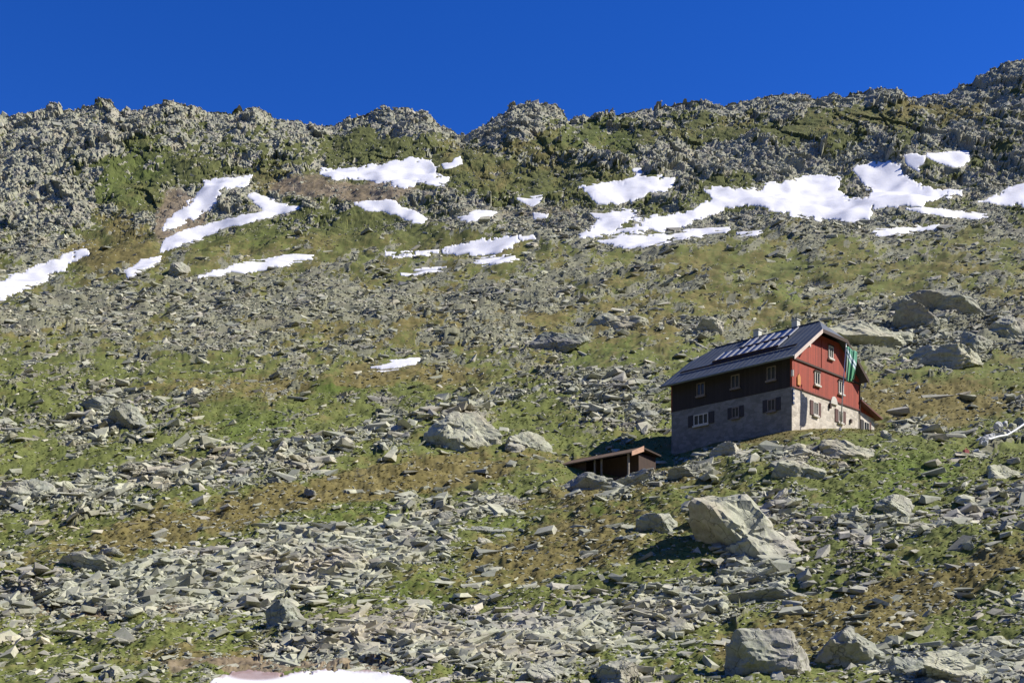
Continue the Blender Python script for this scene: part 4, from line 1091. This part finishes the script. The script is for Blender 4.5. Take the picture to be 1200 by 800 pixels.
# ------------------------------------------------------------------ pipe, sheet, canisters at the right
pts = []
for (px, py) in ((1144, 534), (1150, 532), (1160, 527), (1170, 522), (1180, 515), (1190, 508), (1200, 501), (1212, 493), (1226, 486)):
    yv = 99 + (px - 1150) * .06
    x = (px - 600) / F * yv; pts.append((x, yv, (HZ - py) / F * yv))
g_ = surf(np.array([p[0] for p in pts]), np.array([p[1] for p in pts]))
print('pipe z', [round(p[2], 2) for p in pts], 'ground', np.round(g_, 2))
MB().tube([(p[0], p[1], max(p[2], gg + .06) + .32) for p, gg in zip(pts, g_)], .11, 10).build('pipe', M_pipe, None, smooth=True)
tag(bpy.data.objects['pipe'], 'pale water pipe running slantwise over rocks at the right edge', 'pipe')
k = 0
for (px, py, w, h) in ((1152,524,14,11),(1160,516,17,14),(1169,508,14,11),(1177,502,12,9),(1187,507,15,10),(1143,531,12,9),(1180,512,12,8),(1195,498,14,10)):
    x, y, z = at(px, py, 90)
    labs = ["lowest but one pale stone of the row above the pipe","largest white stone of the row above the pipe","white stone just above the largest one of the pipe row","small pale stone near the top of the pipe row",
            "bluish rock close over the bend of the pipe","pale stone at the lower end of the pipe","small bluish stone wedged between two bigger ones over the pipe","dark-sided stone where the pipe leaves the picture"]
    add_boulder('boulder', x, y, (w * y / F * 1.1, w * y / F * .7, h * y / F * 1.3), 5000 + k, labs[k], 'boulder', 'row of pale stones above the pipe', R1(.3 * k, .1, -.3), None, False, .2,
                M_sheet if k not in (4, 7) else MRD); k += 1
def canister(px, py, s, mat, lab, cat):
    x, y, z = at(px, py, 90); e_ = empty('canister', (x, y, z), .3, lab, cat)
    MB().box(-s/2, s/2, -s * .3, s * .3, -.1, s * 1.15).build('body', mat, e_, s * .08)
    MB().tube([(-s * .25, 0, s * 1.15), (-s * .2, 0, s * 1.38), (s * .1, 0, s * 1.38), (s * .15, 0, s * 1.15)], s * .06, 6).build('handle', mat, e_)
    MB().tube([(s * .32, 0, s * 1.13), (s * .32, 0, s * 1.28)], s * .09, 8).build('cap', M_dk, e_)
canister(1122.5, 533, .42, M_yel, 'small yellow canister on stones at the lower end of the pipe', 'canister')
canister(1132, 533, .48, M_redp, 'faded red canister beside the yellow one by the pipe', 'canister')
x, y, z = at(1014, 452, 118)
mk = empty('marker_post', (x, y, z), 0, 'short white trail marker post behind the right end of the hut', 'post')
MB().box(-.14, .14, -.12, .12, -.3, .75).build('post', M_white, mk, .03); MB().box(-.17, .17, -.15, .15, .752, .82).build('post_cap', M_white, mk)

# ------------------------------------------------------------------ light, sky, camera
SUN_EL, SUN_AZ = math.radians(43), math.radians(91)          # azimuth from +Y towards +X
w = bpy.data.worlds.new("World"); scene.world = w; w.use_nodes = True
nt = w.node_tree; nt.nodes.clear()
out = nt.nodes.new('ShaderNodeOutputWorld'); bg = nt.nodes.new('ShaderNodeBackground')
sk = nt.nodes.new('ShaderNodeTexSky'); sk.sky_type = 'NISHITA'; sk.sun_disc = False
sk.sun_elevation = SUN_EL; sk.sun_rotation = SUN_AZ; sk.altitude = 2600; sk.air_density = .9; sk.dust_density = 0.0; sk.ozone_density = 4.0
gm = nt.nodes.new('ShaderNodeHueSaturation'); gm.inputs['Saturation'].default_value = 1.30; gm.inputs['Hue'].default_value = .520; gm.inputs['Value'].default_value = 1.0
nt.links.new(sk.outputs[0], gm.inputs['Color']); nt.links.new(gm.outputs[0], bg.inputs['Color'])
bg.inputs['Strength'].default_value = .135; nt.links.new(bg.outputs[0], out.inputs[0])
sun = bpy.data.lights.new('sun', 'SUN'); sun.energy = 5.0; sun.angle = math.radians(.53); sun.color = (1.0, .94, .83)
so = bpy.data.objects.new('sun', sun); COL.objects.link(so)
from mathutils import Vector
sd = Vector((math.cos(SUN_EL) * math.sin(SUN_AZ), math.cos(SUN_EL) * math.cos(SUN_AZ), math.sin(SUN_EL)))
so.rotation_euler = sd.to_track_quat('Z', 'Y').to_euler(); so.location = (60, 20, 80)
cam = bpy.data.cameras.new('camera'); co_ = bpy.data.objects.new('camera', cam); COL.objects.link(co_)
co_.rotation_euler = (math.radians(90), 0, 0); co_.location = (0, 0, 0)
cam.sensor_width = 36; cam.lens = 36 * F / 1200; cam.shift_y = (HZ - 400) / 1200; cam.clip_end = 20000; cam.clip_start = .1
scene.camera = co_
scene.view_settings.view_transform = 'Standard'; scene.view_settings.look = 'None'; scene.view_settings.exposure = .52; scene.view_settings.gamma = 1
scene.view_settings.use_curve_mapping = False
scene.cycles.use_denoising = True
scene.cycles.max_bounces = 4; scene.cycles.diffuse_bounces = 2
